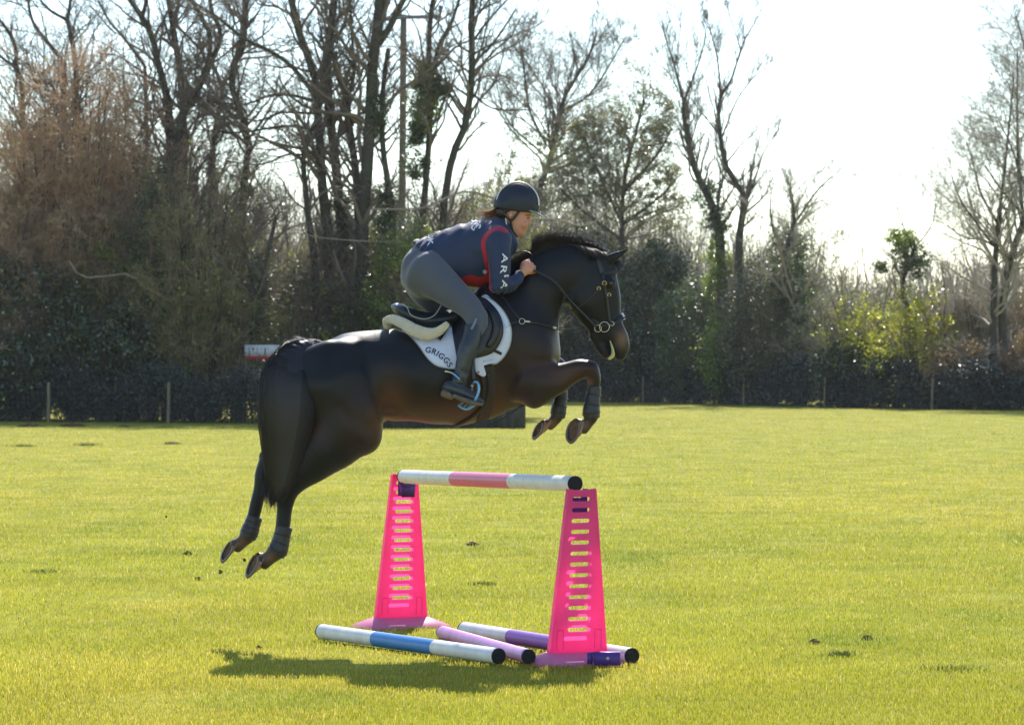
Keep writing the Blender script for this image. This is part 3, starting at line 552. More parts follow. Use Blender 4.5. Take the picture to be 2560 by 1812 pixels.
C = clumps(r, 1700, 22, (gx(1280, 195), 195, 1.5), (48, 12, 6.0), .9, .05, 0)
V, Q, c = leaves(C, .17, r, (.4, 1.5)); un = mesh_obj("undergrowth", V, Q, None, M_bramble, False, c); tag(un, "dark undergrowth in the far wood behind the hedges", "undergrowth", kind="stuff")

# fallen pale branches behind the rider
M_pale = pmat("bleached_wood", (0.27, 0.225, 0.17), 0.8, 0.3, var=.2, vscale=4)
def branch(label, limbs, d, seed, base):
    o = empty("dead_branch", px(*base, d), label, "branch", "pale dead branches caught in the hedge trees"); r = np.random.default_rng(seed)
    A = [limb_px([(x + r.normal() * 2, y + r.normal() * 3) for x, y in p], w0 * .75, w1 * .75, d, .6) for p, w0, w1 in limbs]; P = np.array([a[0] for a in A]); R = np.array([a[1] for a in A])
    P1, R1 = grow(P, R, 5, .6, .3, 5, .5, .0, .2, .3, r, .006); V0, Q0 = tubes(P, R, 6); V1, Q1 = tubes(P1, R1, 3)
    mesh_obj("wood", cat(V0, V1), cat(Q0, Q1 + len(V0)), None, M_pale, True, par=o)
branch("long pale dead branch crossing behind the rider's helmet towards the left", [([(930, 520), (1060, 522), (1120, 487), (1180, 474), (1240, 495)], 5, 7), ([(1100, 500), (1060, 540), (1000, 560)], 4, 2)], 108.5, 1, (1240, 495))
branch("pale dead branch forking above the horse's mane", [([(1330, 548), (1400, 556), (1450, 560), (1500, 542), (1530, 508)], 7, 4), ([(1380, 552), (1440, 530), (1495, 505)], 5, 3)], 108.5, 2, (1330, 548))
branch("pale bent dead branch hanging in the left thicket above the glossy laurel", [([(170, 660), (200, 692), (260, 690), (330, 684), (350, 700), (410, 745), (460, 790)], 5, 6)], 107.8, 3, (170, 660))
branch("thin pale dead branch lying level across the centre trunks", [([(640, 585), (740, 580), (800, 592), (900, 600), (1010, 603)], 3, 5)], 109, 4, (640, 585))

# utility pole and the banner glimpsed through the trees
M_uwood = pmat("creosoted_pole", (0.16, 0.145, 0.115), 0.85, 0.3, var=.2, vscale=3, bump=.4, bscale=20, stretch=(1, 1, .1))
M_steel = pmat("crossarm_paint", (0.20, 0.20, 0.24), 0.6, 0.4, var=.1)
M_ins = pmat("brown_insulator", (0.03, 0.022, 0.03), 0.25, 0.6)
d = 123.0; o = empty("utility_pole", (gx(1001, d), d, 0), "wooden utility pole with a crossarm rising among the centre trees", "utility pole")
b0 = np.array([gx(1001, d), d, -.1]); t0_ = px(1009, 36, d); m = MB(); m.tube([b0, (b0 + t0_) / 2, t0_], [.155, .135, .115], 14); m.build("pole", M_uwood, o, smooth=True)
a, b = px(936, 53, d), px(1010, 44, d); c_ = px(1104, 43, d)
for e0, e1 in ((a, b), (b, c_)):
    m = MB(); v = e1 - e0; L = np.linalg.norm(v); u = v / L; w_ = np.array([0, 1, 0]); q = np.cross(u, w_); R = np.stack([u, w_, q], 1)
    m.box((e0 + e1) / 2 + [0, -.2, 0], (L, .10, .13), R); m.build("crossarm", M_steel, o)
for x, y in ((942, 30), (1101, 18), (1000, 22)):
    m = MB(); p = px(x, y + 22, d) + [0, -.2, 0]; m.tube([p, p + [0, 0, .12], p + [0, 0, .18], p + [0, 0, .25], p + [0, 0, .33], p + [0, 0, .38]], [.02, .05, .085, .06, .08, .03], 10); m.build("insulator", M_ins, o, smooth=True)
M_white = pmat("white_vinyl", (0.75, 0.76, 0.8), 0.5, .4, transl=.4); M_red = pmat("red_vinyl", (0.55, 0.03, 0.04), 0.5, .4, transl=.3); M_grey = pmat("grey_lettering", (0.10, 0.17, 0.20), 0.6)
d = 108.1; o = empty("banner", (gx(655, d), d, 0), "white banner with a red lower edge glimpsed through the trees left of the horse's tail", "banner")
x0, x1 = gx(612, d), gx(705, d); z1 = px(0, 861, d)[2]; z0 = px(0, 889, d)[2]; zr = px(0, 897, d)[2]
m = MB(); m.box(((x0 + x1) / 2, d, (z0 + z1) / 2), (x1 - x0, .02, z1 - z0)); m.build("panel", M_white, o)
m = MB(); m.box(((x0 + x1) / 2, d, (z0 + zr) / 2), (x1 - x0, .024, z0 - zr)); m.build("red_band", M_red, o)
m = MB()
for xx_ in (x0 + .03, x1 - .03): m = MB(); m.tube([(xx_, d + .05, -.1), (xx_, d + .05, z1 + .05)], .03, 8); m.build("stake", M_post, o)
m = MB()
for i, (q, wd) in enumerate([(620, 4), (630, 9), (640, 3), (651, 3), (660, 8), (668, 3)]):
    m.box((gx(q + 3, d), d - .016, (z0 + z1) / 2 + (.05 if i % 2 else -.04)), (wd * d / FPX * .5, .006, (z1 - z0) * (.7 if i % 2 == 0 else .2)))
m.build("lettering", M_grey, o)
print("environment", round(time.time() - T_START, 1))
# ---------------------------------------------------------------- the jump
M_pink = pmat("pink_plastic", (0.94, 0.105, 0.37), 0.38, 0.45, var=.07, vscale=9, transl=.56, bump=.05, bscale=60)
M_pinkp = pmat("faded_pink_plastic", (0.75, 0.20, 0.36), 0.5, 0.4, var=.12, vscale=7, base2=(.66, .16, .32), transl=.15)
M_purple = pmat("purple_plastic", (0.085, 0.03, 0.22), 0.45, 0.4, var=.15, vscale=9)
M_polew = pmat("white_pole_plastic", (0.78, 0.78, 0.77), 0.4, 0.5, var=.13, vscale=9, transl=.12)
M_polep = pmat("pink_pole_tape", (0.80, 0.16, 0.33), 0.35, 0.5, var=.05, vscale=5, transl=.1)
M_poleb = pmat("blue_pole_tape", (0.05, 0.24, 0.62), 0.35, 0.5, var=.08, vscale=5, transl=.1)
M_polev = pmat("violet_pole_tape", (0.28, 0.10, 0.46), 0.35, 0.5, var=.08, vscale=5, transl=.1)
M_polel = pmat("lilac_pole_plastic", (0.62, 0.28, 0.60), 0.4, 0.5, var=.14, vscale=9, transl=.12)
M_cap = pmat("black_end_cap", (0.012, 0.012, 0.013), 0.6, 0.3, bump=.5, bscale=80)
M_bolt = pmat("dull_bolt", (0.35, 0.34, 0.33), 0.4, 0.5, metal=.7)
JA = np.array([0.402, 21.4]); JB = np.array([-0.778, 24.1]); jv = (JB - JA) / np.linalg.norm(JB - JA)   # along the top pole, away from us
ANG = math.atan2(jv[1], jv[0]) - math.pi / 2
def wing(cx, cy, label, cup_side, extra):
    """tapered hollow ladder stand; local y = along the pole axis, local x = across"""
    o = empty("jump_stand", (cx, cy, 0), label, "jump stand", "pink plastic stands holding up the top pole")
    ca, sa = math.cos(ANG), math.sin(ANG); H = 1.09; zb = .055; tilt = .028
    def Wp(x, y, z): x = x + tilt * z; return np.array([cx + ca * x - sa * y, cy + sa * x + ca * y, z])
    def halfw(z): return .200 - (.200 - .098) * (z - zb) / (H - zb)
    def halft(z): return .026 - .006 * (z - zb) / (H - zb)
    ns = 13; sz0, szs, sh = .205, .0690, .0135
    def face(sy):                    # plate with 13 round-ended slots
        V = []; Q = []
        def strip(z0, z1, xa0, xb0, xa1, xb1, flip):
            b = len(V); V.extend([Wp(xa0, sy * halft(z0), z0), Wp(xb0, sy * halft(z0), z0), Wp(xb1, sy * halft(z1), z1), Wp(xa1, sy * halft(z1), z1)]); Q.append([b, b + 1, b + 2, b + 3] if flip else [b + 3, b + 2, b + 1, b])
        zs = [zb]
        fl = sy < 0
        zprev = zb
        for i in range(ns):
            zc = sz0 + i * szs; sw = .080 - .0009 * i
            strip(zprev, zc - sh, -halfw(zprev), halfw(zprev), -halfw(zc - sh), halfw(zc - sh), fl)
            K = 6; prev = None
            for k in range(K + 1):
                z = zc - sh + 2 * sh * k / K; e = math.sqrt(max(0, 1 - ((z - zc) / sh) ** 2)); xr = sw - sh * (1 - e) * .8
                if prev is not None:
                    zz, xx = prev; strip(zz, z, -halfw(zz), -xx, -halfw(z), -xr, fl); strip(zz, z, xx, halfw(zz), xr, halfw(z), fl)
                prev = (z, xr)
            zprev = zc + sh
        strip(zprev, H, -halfw(zprev), halfw(zprev), -halfw(H), halfw(H), fl)
        return V, Q
    m = MB()
    for s in (-1, 1): V, Q = face(s); m.add(V, Q)
    for sx in (-1, 1):               # side walls and the rounded vertical edges
        for z0, z1 in zip(np.linspace(zb, H, 9)[:-1], np.linspace(zb, H, 9)[1:]):
            v = [Wp(sx * halfw(z0), -halft(z0), z0), Wp(sx * halfw(z0), halft(z0), z0), Wp(sx * halfw(z1), halft(z1), z1), Wp(sx * halfw(z1), -halft(z1), z1)]
            m.add(v, [[0, 1, 2, 3] if sx > 0 else [3, 2, 1, 0]])
    # top with a shallow saddle
    xs_ = np.linspace(-halfw(H), halfw(H), 9); tz = [H - .012 * math.cos((x / halfw(H)) * math.pi / 2) ** 2 * 1.3 for x in xs_]
    v = [];
    for x, z in zip(xs_, tz): v += [Wp(x, -halft(H) - .0005, z + .008), Wp(x, halft(H) + .0005, z + .008)]
    m.add(v, [[2 * i, 2 * i + 2, 2 * i + 3, 2 * i + 1] for i in range(8)])
    for s in (0, 1):
        vv = []
        for i, x in enumerate(xs_): vv += [Wp(x, (-1 if s == 0 else 1) * (halft(H) + .0005), H - .02), v[2 * i + s]]
        m.add(vv, [[2 * i, 2 * i + 2, 2 * i + 3, 2 * i + 1] for i in range(8)])
    b = m.build("panel", M_pink, o)
    for sx in (-1, 1):               # raised ribs low on the faces
        for sy in (-1, 1):
            m = MB(); z0, z1 = .085, .205; xa, xb = sx * .155, sx * .110
            for (p0, p1) in (((xa, z0), (xa, z1)), ((xb, z0), (xb, z1)), ((xa, z1), (xb, z1))):
                A_ = Wp(p0[0], sy * (halft(p0[1]) + .001), p0[1]); B_ = Wp(p1[0], sy * (halft(p1[1]) + .001), p1[1]); m.tube([A_, B_], .0022, 5)
            m.build("moulded_rib", M_pink, o)
    m = MB()                         # foot: sloping skirt
    def ring(hx, hy, z, c=.05): return [Wp(x, y, z) for x, y in ((-hx + c, -hy), (hx - c, -hy), (hx, -hy + c), (hx, hy - c), (hx - c, hy), (-hx + c, hy), (-hx, hy - c), (-hx, -hy + c))]
    rs = [ring(.33, .26, -.01, .10), ring(.325, .255, .006, .10), ring(.215, .085, .056, .02), ring(.205, .07, .062, .02)]
    V = np.array(sum(rs, [])); Q = [[i * 8 + j, i * 8 + (j + 1) % 8, (i + 1) * 8 + (j + 1) % 8, (i + 1) * 8 + j] for i in range(3) for j in range(8)]; m.add(V, Q); m.add(rs[3], None, [[0, i, i + 1] for i in range(1, 7)])
    m.build("foot", M_pinkp, o)
    def cup(side):                   # purple cup on the inner face carrying the pole
        sy = side; m = MB(); zc = 1.075; yy = sy * (halft(1.0) + .035)
        prof = [(-.062, .02), (-.060, -.02), (-.045, -.055), (0, -.075), (.045, -.055), (.060, -.02), (.062, .02), (.052, .02), (.050, -.015), (.036, -.042), (0, -.058), (-.036, -.042), (-.050, -.015), (-.052, .02)]
        n = len(prof); V = []
        for y in (yy - .034, yy + .034):
            for x, z in prof: V.append(Wp(x, y, zc + z))
        m.add(V, [[j, (j + 1) % n, n + (j + 1) % n, n + j] for j in range(n)])
        for off, rev in ((0, True), (n, False)):
            for j in range(6): q = [off + j, off + j + 1, off + n - 2 - j, off + n - 1 - j]; m.Q.append(np.array([q[::-1] if rev else q]))
        Rm = np.stack([Wp(1, 0, 0) - Wp(0, 0, 0), Wp(0, 1, 0) - Wp(0, 0, 0), [0, 0, 1]], 1)
        m.box(Wp(0, sy * (halft(1.0) + .004), zc - .085), (.11, .012, .10), Rm)
        m.hexa([Wp(-.05, yy - .03, zc - .145), Wp(.05, yy - .03, zc - .145), Wp(.05, yy + sy * .02, zc - .12), Wp(-.05, yy + sy * .02, zc - .12), Wp(-.055, yy - .03, zc - .05), Wp(.055, yy - .03, zc - .05), Wp(.055, yy + .03, zc - .05), Wp(-.055, yy + .03, zc - .05)])
        return tag(m.build("jump_cup", M_purple, None, origin=Wp(0, yy, zc)), extra, "jump cup", "purple cups hooked on the pink stands")
    cup(cup_side)
    return o, Wp
w1, Wp1 = wing(0.412, 21.25, "near pink ladder-slotted jump stand, right end of the jump", 1, "purple cup under the right end of the top pole, mostly behind the near stand")
w2, Wp2 = wing(-0.806, 24.15, "far pink ladder-slotted jump stand, left end of the jump", -1, "purple cup holding up the left end of the top pole")
# spare cup lying on the near stand's foot
m = MB(); c0 = px(1517, 1652, 20.93); u = np.array([math.cos(-.10), math.sin(-.10), 0]); v = np.array([-u[1], u[0], 0]); R = np.stack([u, v, [0, 0, 1]], 1)
cb = np.array([c0[0], 20.93, 0.055])
m.hexa([cb + R @ np.array(q) for q in ((-.075, -.05, -.045), (.085, -.05, -.045), (.085, .05, -.045), (-.075, .05, -.045), (-.095, -.035, .035), (.085, -.035, .035), (.085, .04, .035), (-.075, .04, .035))])
m.box(cb + R @ np.array([-.105, 0, -.005]), (.03, .07, .07), R)
cupo = m.build("jump_cup", M_purple, None, origin=cb); tag(cupo, "spare purple cup with a bolt lying on the foot of the near stand", "jump cup", "purple cups hooked on the pink stands")
m = MB(); m.tube([cb + R @ np.array([.01, -.052, 0]), cb + R @ np.array([.01, -.045, 0])], .010, 12); m.build("bolt", M_bolt, cupo, smooth=True)

def pole(A, B, r, bands, label, seed, segs=None):
    A = np.array(A, float); B = np.array(B, float); L = np.linalg.norm(B - A); u = (B - A) / L
    o = empty("jump_pole", A, label, "jump pole")
    m0 = MB()
    for f0, f1, mt, nm in bands:
        P = np.array([A + (B - A) * (f0 + (f1 - f0) * t) for t in np.linspace(0, 1, 8)]); rr = r if nm == "tube" else r * 1.012
        m = MB(); m.tube(P, rr, 28, caps=False); m.build(nm, mt, o, smooth=True)
    for e, s in ((A, -1), (B, 1)):
        m = MB(); m.tube([e - u * s * .002, e + u * s * .012, e + u * s * .014], [r * 1.01, r * 1.01, r * .9], 28, caps=True)
        m.tube([e + u * s * .010, e + u * s * .016], [r * .62, r * .60], 20); m.build("end_cap", M_cap, o, smooth=False)
    return o
A3 = [.402, 21.4, 1.125]; B3 = [-.778, 24.1, 1.078]
pole(A3, B3, .05, [(0, 1, M_polew, "tube"), (.335, .675, M_polep, "band")], "white top pole with a pink middle band resting across both stands", 1)
pole([-.087, 21.07, .052], [-1.304, 22.97, .055], .05, [(0, 1, M_polew, "tube"), (.335, .675, M_poleb, "band")], "white ground pole with a blue middle band, lying nearest the camera", 2)
pole([.1026, 21.07, .050], [-.476, 23.0, .045], .046, [(0, 1, M_polel, "tube"), (0, .07, M_polel, "band")], "lilac pink ground pole lying between the two banded poles", 3)
pole([.755, 21.12, .050], [-.330, 23.2, .052], .05, [(0, 1, M_polew, "tube"), (.40, .70, M_polev, "band")], "white ground pole with a purple middle band, passing behind the near stand", 4)
print("jump", round(time.time() - T_START, 1))
# ---------------------------------------------------------------- solid modelling: blended lofts -> one continuous surface
def smin(a, b, k):
    h = np.maximum(k - np.abs(a - b), 0) / k
    return np.minimum(a, b) - h * h * k * 0.25
class Loft:                          # elliptical sections C (n,3), half-height vectors U, half-width vectors W
    def __init__(s, C, U, W, sub=5, cap=1.0):
        A = crom(np.hstack([C, U, W]), sub); s.C, s.U, s.W = A[:, :3], A[:, 3:6], A[:, 6:9]; s.cap = cap
        r = np.maximum(np.linalg.norm(s.U, axis=1), np.linalg.norm(s.W, axis=1))[:, None]
        s.lo = (s.C - r).min(0); s.hi = (s.C + r).max(0)
    def __call__(s, X, Y, Z):
        P = np.stack([X, Y, Z], -1).astype(np.float32); D = np.full(X.shape, 9.0, np.float32)
        for i in range(len(s.C) - 1):
            c0, c1 = s.C[i], s.C[i + 1]; T = c1 - c0; tl = np.linalg.norm(T)
            if tl < 1e-6: continue
            Um = (s.U[i] + s.U[i + 1]) / 2; Wm = (s.W[i] + s.W[i + 1]) / 2; u0, u1 = np.linalg.norm(s.U[i]), np.linalg.norm(s.U[i + 1]); w0, w1 = np.linalg.norm(s.W[i]), np.linalg.norm(s.W[i + 1])
            r = max(u0, u1, w0, w1) * 1.15 + s.mg; lo = np.minimum(c0, c1) - r; hi = np.maximum(c0, c1) + r
            ix = [slice(max(0, np.searchsorted(ax, lo[k]) - 1), np.searchsorted(ax, hi[k]) + 1) for k, ax in enumerate((X[:, 0, 0], Y[0, :, 0], Z[0, 0, :]))]
            sub = (ix[0], ix[1], ix[2]); p = P[sub]
            if p.size == 0: continue
            Mi = np.linalg.inv(np.stack([T, Um, Wm], 1)).astype(np.float32); q = (p - c0.astype(np.float32)) @ Mi.T
            t = np.clip(q[..., 0], 0, 1); ut = u0 + (u1 - u0) * t; wt = w0 + (w1 - w0) * t
            um = np.linalg.norm(Um); wm = np.linalg.norm(Wm); a = q[..., 1] * um; b = q[..., 2] * wm; e = (q[..., 0] - t) * tl; re = np.minimum(ut, wt) * s.cap
            qa, qb, qe = a / ut, b / wt, e / re; k0 = np.sqrt(qa * qa + qb * qb + qe * qe) + 1e-6; k1 = np.sqrt((qa / ut) ** 2 + (qb / wt) ** 2 + (qe / re) ** 2) + 1e-6
            D[sub] = np.minimum(D[sub], k0 * (k0 - 1) / k1)
        return D
class Ell:
    def __init__(s, c, r, R=None): s.c = np.array(c); s.r = np.array(r, float); s.R = np.eye(3) if R is None else np.array(R); m = s.r.max(); s.lo = s.c - m; s.hi = s.c + m
    def __call__(s, X, Y, Z):
        p = (np.stack([X, Y, Z], -1) - s.c) @ s.R; k0 = np.sqrt(((p / s.r) ** 2).sum(-1)) + 1e-6; k1 = np.sqrt(((p / s.r ** 2) ** 2).sum(-1)) + 1e-6
        return (k0 * (k0 - 1) / k1).astype(np.float32)
class Field:
    def __init__(s, lo, hi, h):
        s.lo = np.array(lo, float); s.h = h; s.n = np.ceil((np.array(hi) - s.lo) / h).astype(int) + 1
        s.ax = [s.lo[k] + h * np.arange(s.n[k]) for k in range(3)]; s.f = np.full(s.n, 0.3, np.float32)
    def sub(s, lo, hi): return tuple(slice(int(max(0, np.searchsorted(s.ax[k], lo[k]) - 1)), int(np.searchsorted(s.ax[k], hi[k]) + 1)) for k in range(3))
    def grid(s, sl): return np.meshgrid(*[s.ax[k][sl[k]] for k in range(3)], indexing='ij')
    def add(s, prim, k=0.03, cut=False, grow=0.0):
        mg = k + grow + 0.03; prim.mg = mg; sl = s.sub(prim.lo - mg, prim.hi + mg)
        if min(q.stop - q.start for q in sl) <= 1: return s
        D = prim(*s.grid(sl)) - grow
        if cut: s.f[sl] = -smin(-s.f[sl], D, k)
        else: s.f[sl] = smin(s.f[sl], D, k)
        return s
    def mesh(s, smooth=1):           # naive surface nets
        f = s.f; g = f < 0; nx, ny, nz = (int(v) for v in s.n)
        c = [g[i:nx - 1 + i, j:ny - 1 + j, k:nz - 1 + k] for i in (0, 1) for j in (0, 1) for k in (0, 1)]
        cnt = sum(x.astype(np.int8) for x in c); act = (cnt > 0) & (cnt < 8); idx = np.full(act.shape, -1, np.int32); cells = np.argwhere(act); idx[act] = np.arange(len(cells))
        S = np.zeros((len(cells), 3)); Nn = np.zeros(len(cells)); off = [(i, j, k) for i in (0, 1) for j in (0, 1) for k in (0, 1)]
        fv = [f[cells[:, 0] + o[0], cells[:, 1] + o[1], cells[:, 2] + o[2]] for o in off]
        for a in range(8):
            for b in range(a + 1, 8):
                if sum(abs(off[a][q] - off[b][q]) for q in range(3)) != 1: continue
                m = (fv[a] < 0) != (fv[b] < 0); t = fv[a][m] / (fv[a][m] - fv[b][m] + 1e-12)
                S[m] += np.array(off[a]) + t[:, None] * (np.array(off[b]) - np.array(off[a])); Nn[m] += 1
        V = (cells + S / Nn[:, None]) * s.h + s.lo; Q = []
        for ax in range(3):
            o1, o2 = [(1, 2), (2, 0), (0, 1)][ax]
            A = [slice(None)] * 3; B = [slice(None)] * 3; A[ax] = slice(0, -1); B[ax] = slice(1, None)
            for q in (o1, o2): A[q] = slice(1, -1); B[q] = slice(1, -1)
            ga, gb = g[tuple(A)], g[tuple(B)]; e = np.argwhere(ga != gb)
            if not len(e): continue
            inside = ga[e[:, 0], e[:, 1], e[:, 2]]; e = e.copy(); e[:, o1] += 1; e[:, o2] += 1
            def cid(d1, d2): x = e.copy(); x[:, o1] += d1; x[:, o2] += d2; return idx[x[:, 0], x[:, 1], x[:, 2]]
            q = np.stack([cid(-1, -1), cid(0, -1), cid(0, 0), cid(-1, 0)], -1); q[~inside] = q[~inside][:, ::-1]; Q.append(q)
        Q = np.concatenate(Q); Q = Q[(Q >= 0).all(1)]
        for _ in range(smooth):
            A = np.zeros_like(V); n = np.zeros(len(V))
            for a, b in ((0, 1), (1, 2), (2, 3), (3, 0)):
                for i in range(3): A[:, i] += np.bincount(Q[:, a], V[Q[:, b], i], len(V)) + np.bincount(Q[:, b], V[Q[:, a], i], len(V))
                n += np.bincount(Q[:, a], minlength=len(V)) + np.bincount(Q[:, b], minlength=len(V))
            V = V * .5 + .5 * A / np.maximum(n, 1)[:, None]
        return V, Q
    def near_y(s, x, z):             # distance axis: first surface met from the camera side
        i = np.clip(((x - s.lo[0]) / s.h), 0, s.n[0] - 1.001); k = np.clip(((z - s.lo[2]) / s.h), 0, s.n[2] - 1.001)
        return s._ny[i.astype(int), k.astype(int)] if not hasattr(s, "_nys") else s._interp(i, k)
    def prep_near(s, blur=2):
        g = s.f < 0; j = g.argmax(1); hit = g.any(1); y = s.lo[1] + j * s.h; ii, kk = np.indices(j.shape); j1 = np.maximum(j - 1, 0)
        fa = s.f[ii, j1, kk]; fb = s.f[ii, j, kk]; y = y - s.h * np.where(hit & (j > 0), (0 - fb) / (fa - fb + 1e-9), 0)
        y = np.where(hit, y, np.nan)
        for _ in range(200):         # extend outward from the silhouette
            m = np.isnan(y)
            if not m.any(): break
            P = np.pad(y, 1, constant_values=np.nan); st = np.stack([P[:-2, 1:-1], P[2:, 1:-1], P[1:-1, :-2], P[1:-1, 2:]]); n = (~np.isnan(st)).sum(0)
            av = np.nansum(st, 0) / np.maximum(n, 1); y = np.where(m & (n > 0), av, y)
        y = np.where(np.isnan(y), HD, y)
        for _ in range(blur): P = np.pad(y, 1, mode='edge'); y = (P[:-2, 1:-1] + P[2:, 1:-1] + P[1:-1, :-2] + P[1:-1, 2:] + 2 * y) / 6
        s._nys = y
    def _interp(s, i, k):
        a, b = i.astype(int), k.astype(int); u, v = i - a, k - b; y = s._nys
        return (y[a, b] * (1 - u) + y[a + 1, b] * u) * (1 - v) + (y[a, b + 1] * (1 - u) + y[a + 1, b + 1] * u) * v
def pairs(rows, sub=5, cap=1.0, dyw=None):
    """rows: (top x, top y, bottom x, bottom y, dy, half width in m)"""
    C = []; U = []; W = []
    for tx, ty, bx_, by_, dy, w in rows:
        a, b = hp(tx, ty, dy), hp(bx_, by_, dy); C.append((a + b) / 2); U.append((a - b) / 2); W.append([0, w, 0])
    return Loft(np.array(C), np.array(U), np.array(W), sub, cap)
def limb(rows, sub=4, cap=1.0, flip=1):
    """rows: (x, y, dy, radius px, depth/height ratio)"""
    C = np.array([hp(r[0], r[1], r[2]) for r in rows]); T = np.gradient(C, axis=0); T /= np.linalg.norm(T, axis=1, keepdims=True); U = []; W = []
    for r, t in zip(rows, T):
        u = np.cross(t, [0, 1, 0]); u /= np.linalg.norm(u); w = np.cross(t, u); rm = r[3] * HD / FPX; U.append(u * rm); W.append(w * rm * (r[4] if len(r) > 4 else 1.0))
    return Loft(C, np.array(U), np.array(W), sub, cap)
# ---------------------------------------------------------------- the horse
M_coat = pmat("dark_bay_coat", (1, 1, 1), 0.42, 0.25, attr=True, var=.18, vscale=9, bump=.12, bscale=260, sheen=.08, stretch=(.35, 1, 1))
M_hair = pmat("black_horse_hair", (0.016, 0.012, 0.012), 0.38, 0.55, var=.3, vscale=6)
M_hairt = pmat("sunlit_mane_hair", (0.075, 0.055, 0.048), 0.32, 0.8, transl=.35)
M_horn = pmat("hoof_horn", (0.27, 0.165, 0.10), 0.5, 0.4, var=.35, vscale=25, bump=.4, bscale=60)
M_sole = pmat("hoof_sole", (0.14, 0.09, 0.06), 0.85, 0.2, var=.4, vscale=35, bump=.8, bscale=50)
M_shoe = pmat("steel_shoe", (0.15, 0.125, 0.11), 0.45, 0.5, metal=.5)
M_boot = pmat("black_tendon_boot", (0.020, 0.022, 0.026), 0.42, 0.5, bump=.3, bscale=50)
M_eye = pmat("dark_eye", (0.01, 0.006, 0.005), 0.08, 0.8)
M_foam = pmat("green_foam", (0.60, 0.58, 0.28), 0.5, .4, var=.2, vscale=30, sss=.1)
FH = Field(hp(540, 1480, -.46), hp(1600, 570, .46), 0.0085)
trunk = pairs([(706, 905, 716, 1010, 0, .11), (728, 876, 740, 1060, 0, .19), (768, 862, 775, 1085, 0, .24), (808, 857, 820, 1095, 0, .27), (838, 842, 850, 1095, 0, .285),
    (868, 831, 890, 1082, 0, .285), (915, 826, 935, 1066, 0, .28), (970, 823, 985, 1045, 0, .285), (1030, 822, 1040, 1054, 0, .30), (1090, 818, 1100, 1059, 0, .305),
    (1140, 800, 1155, 1058, 0, .29), (1190, 730, 1215, 1048, 0, .265), (1235, 706, 1270, 1026, 0, .24), (1275, 735, 1320, 995, 0, .225), (1320, 770, 1355, 955, 0, .20), (1345, 800, 1372, 925, 0, .17)], 5, .6)
neck = pairs([(1205, 732, 1300, 985, 0, .18), (1240, 702, 1350, 930, 0, .185), (1268, 685, 1385, 880, 0, .165), (1298, 655, 1394, 820, 0, .14), (1335, 633, 1398, 782, 0, .12), (1380, 615, 1404, 762, 0, .105), (1430, 607, 1424, 756, 0, .095), (1470, 612, 1445, 752, 0, .09)], 6, .5)
head = pairs([(1530, 640, 1440, 668, 0, .07), (1541, 662, 1428, 700, 0, .085), (1543, 690, 1422, 735, 0, .095), (1549, 722, 1424, 768, 0, .098), (1551, 752, 1440, 792, 0, .088), (1553, 780, 1458, 812, 0, .072), (1558, 808, 1480, 834, 0, .060), (1566, 834, 1500, 852, 0, .054)], 5, .5)
FH.add(trunk, .05); FH.add(neck, .09); FH.add(head, .035)
FH.add(pairs([(1562, 822, 1516, 842, 0, .050), (1572, 845, 1522, 862, 0, .054), (1574, 868, 1530, 882, 0, .052), (1566, 888, 1540, 896, 0, .040)], 5, .6), .02)
FH.add(pairs([(1506, 826, 1474, 842, 0, .036), (1516, 852, 1486, 866, 0, .034), (1524, 874, 1499, 884, 0, .034), (1527, 886, 1508, 892, 0, .028)], 4, .7), .015)
FH.add(limb([(1500, 800, 0, 30, .6), (1498, 835, 0, 22, .6)], 3), .03)
for s in (-1, 1):
    FH.add(Ell(hp(1524, 704, s * .078), (.045, .022, .035)), .03)        # brow
    FH.add(Ell(hp(1462, 745, s * .055), (.10, .05, .09)), .04)           # cheek
    FH.add(Ell(hp(1566, 864, s * .050), (.011, .018, .018)), .008, cut=True)   # nostril
    FH.add(limb([(1516, 652, s * .045, 9, .8), (1530, 644, s * .055, 12, .7), (1547, 635, s * .06, 10, .5), (1562, 627, s * .06, 5, .5), (1570, 622, s * .06, 2.2, .7)], 4), .012)
    FH.add(Ell(hp(1300, 860, s * .16), (.17, .09, .26), [[.85, 0, -.53], [0, 1, 0], [.53, 0, .85]]), .08)       # shoulder
    FH.add(Ell(hp(1345, 955, s * .12), (.12, .09, .15)), .06)            # upper arm / breast
    FH.add(Ell(hp(830, 950, s * .17), (.26, .125, .27)), .08)            # haunch
    FH.add(limb([(850, 960, s * .17, 95, .75), (880, 1030, s * .175, 82, .8), (905, 1085, s * .18, 52, .95)], 4), .06)   # stifle
FH.add(Ell(hp(975, 1030, 0), (.12, .2, .05)), .06)
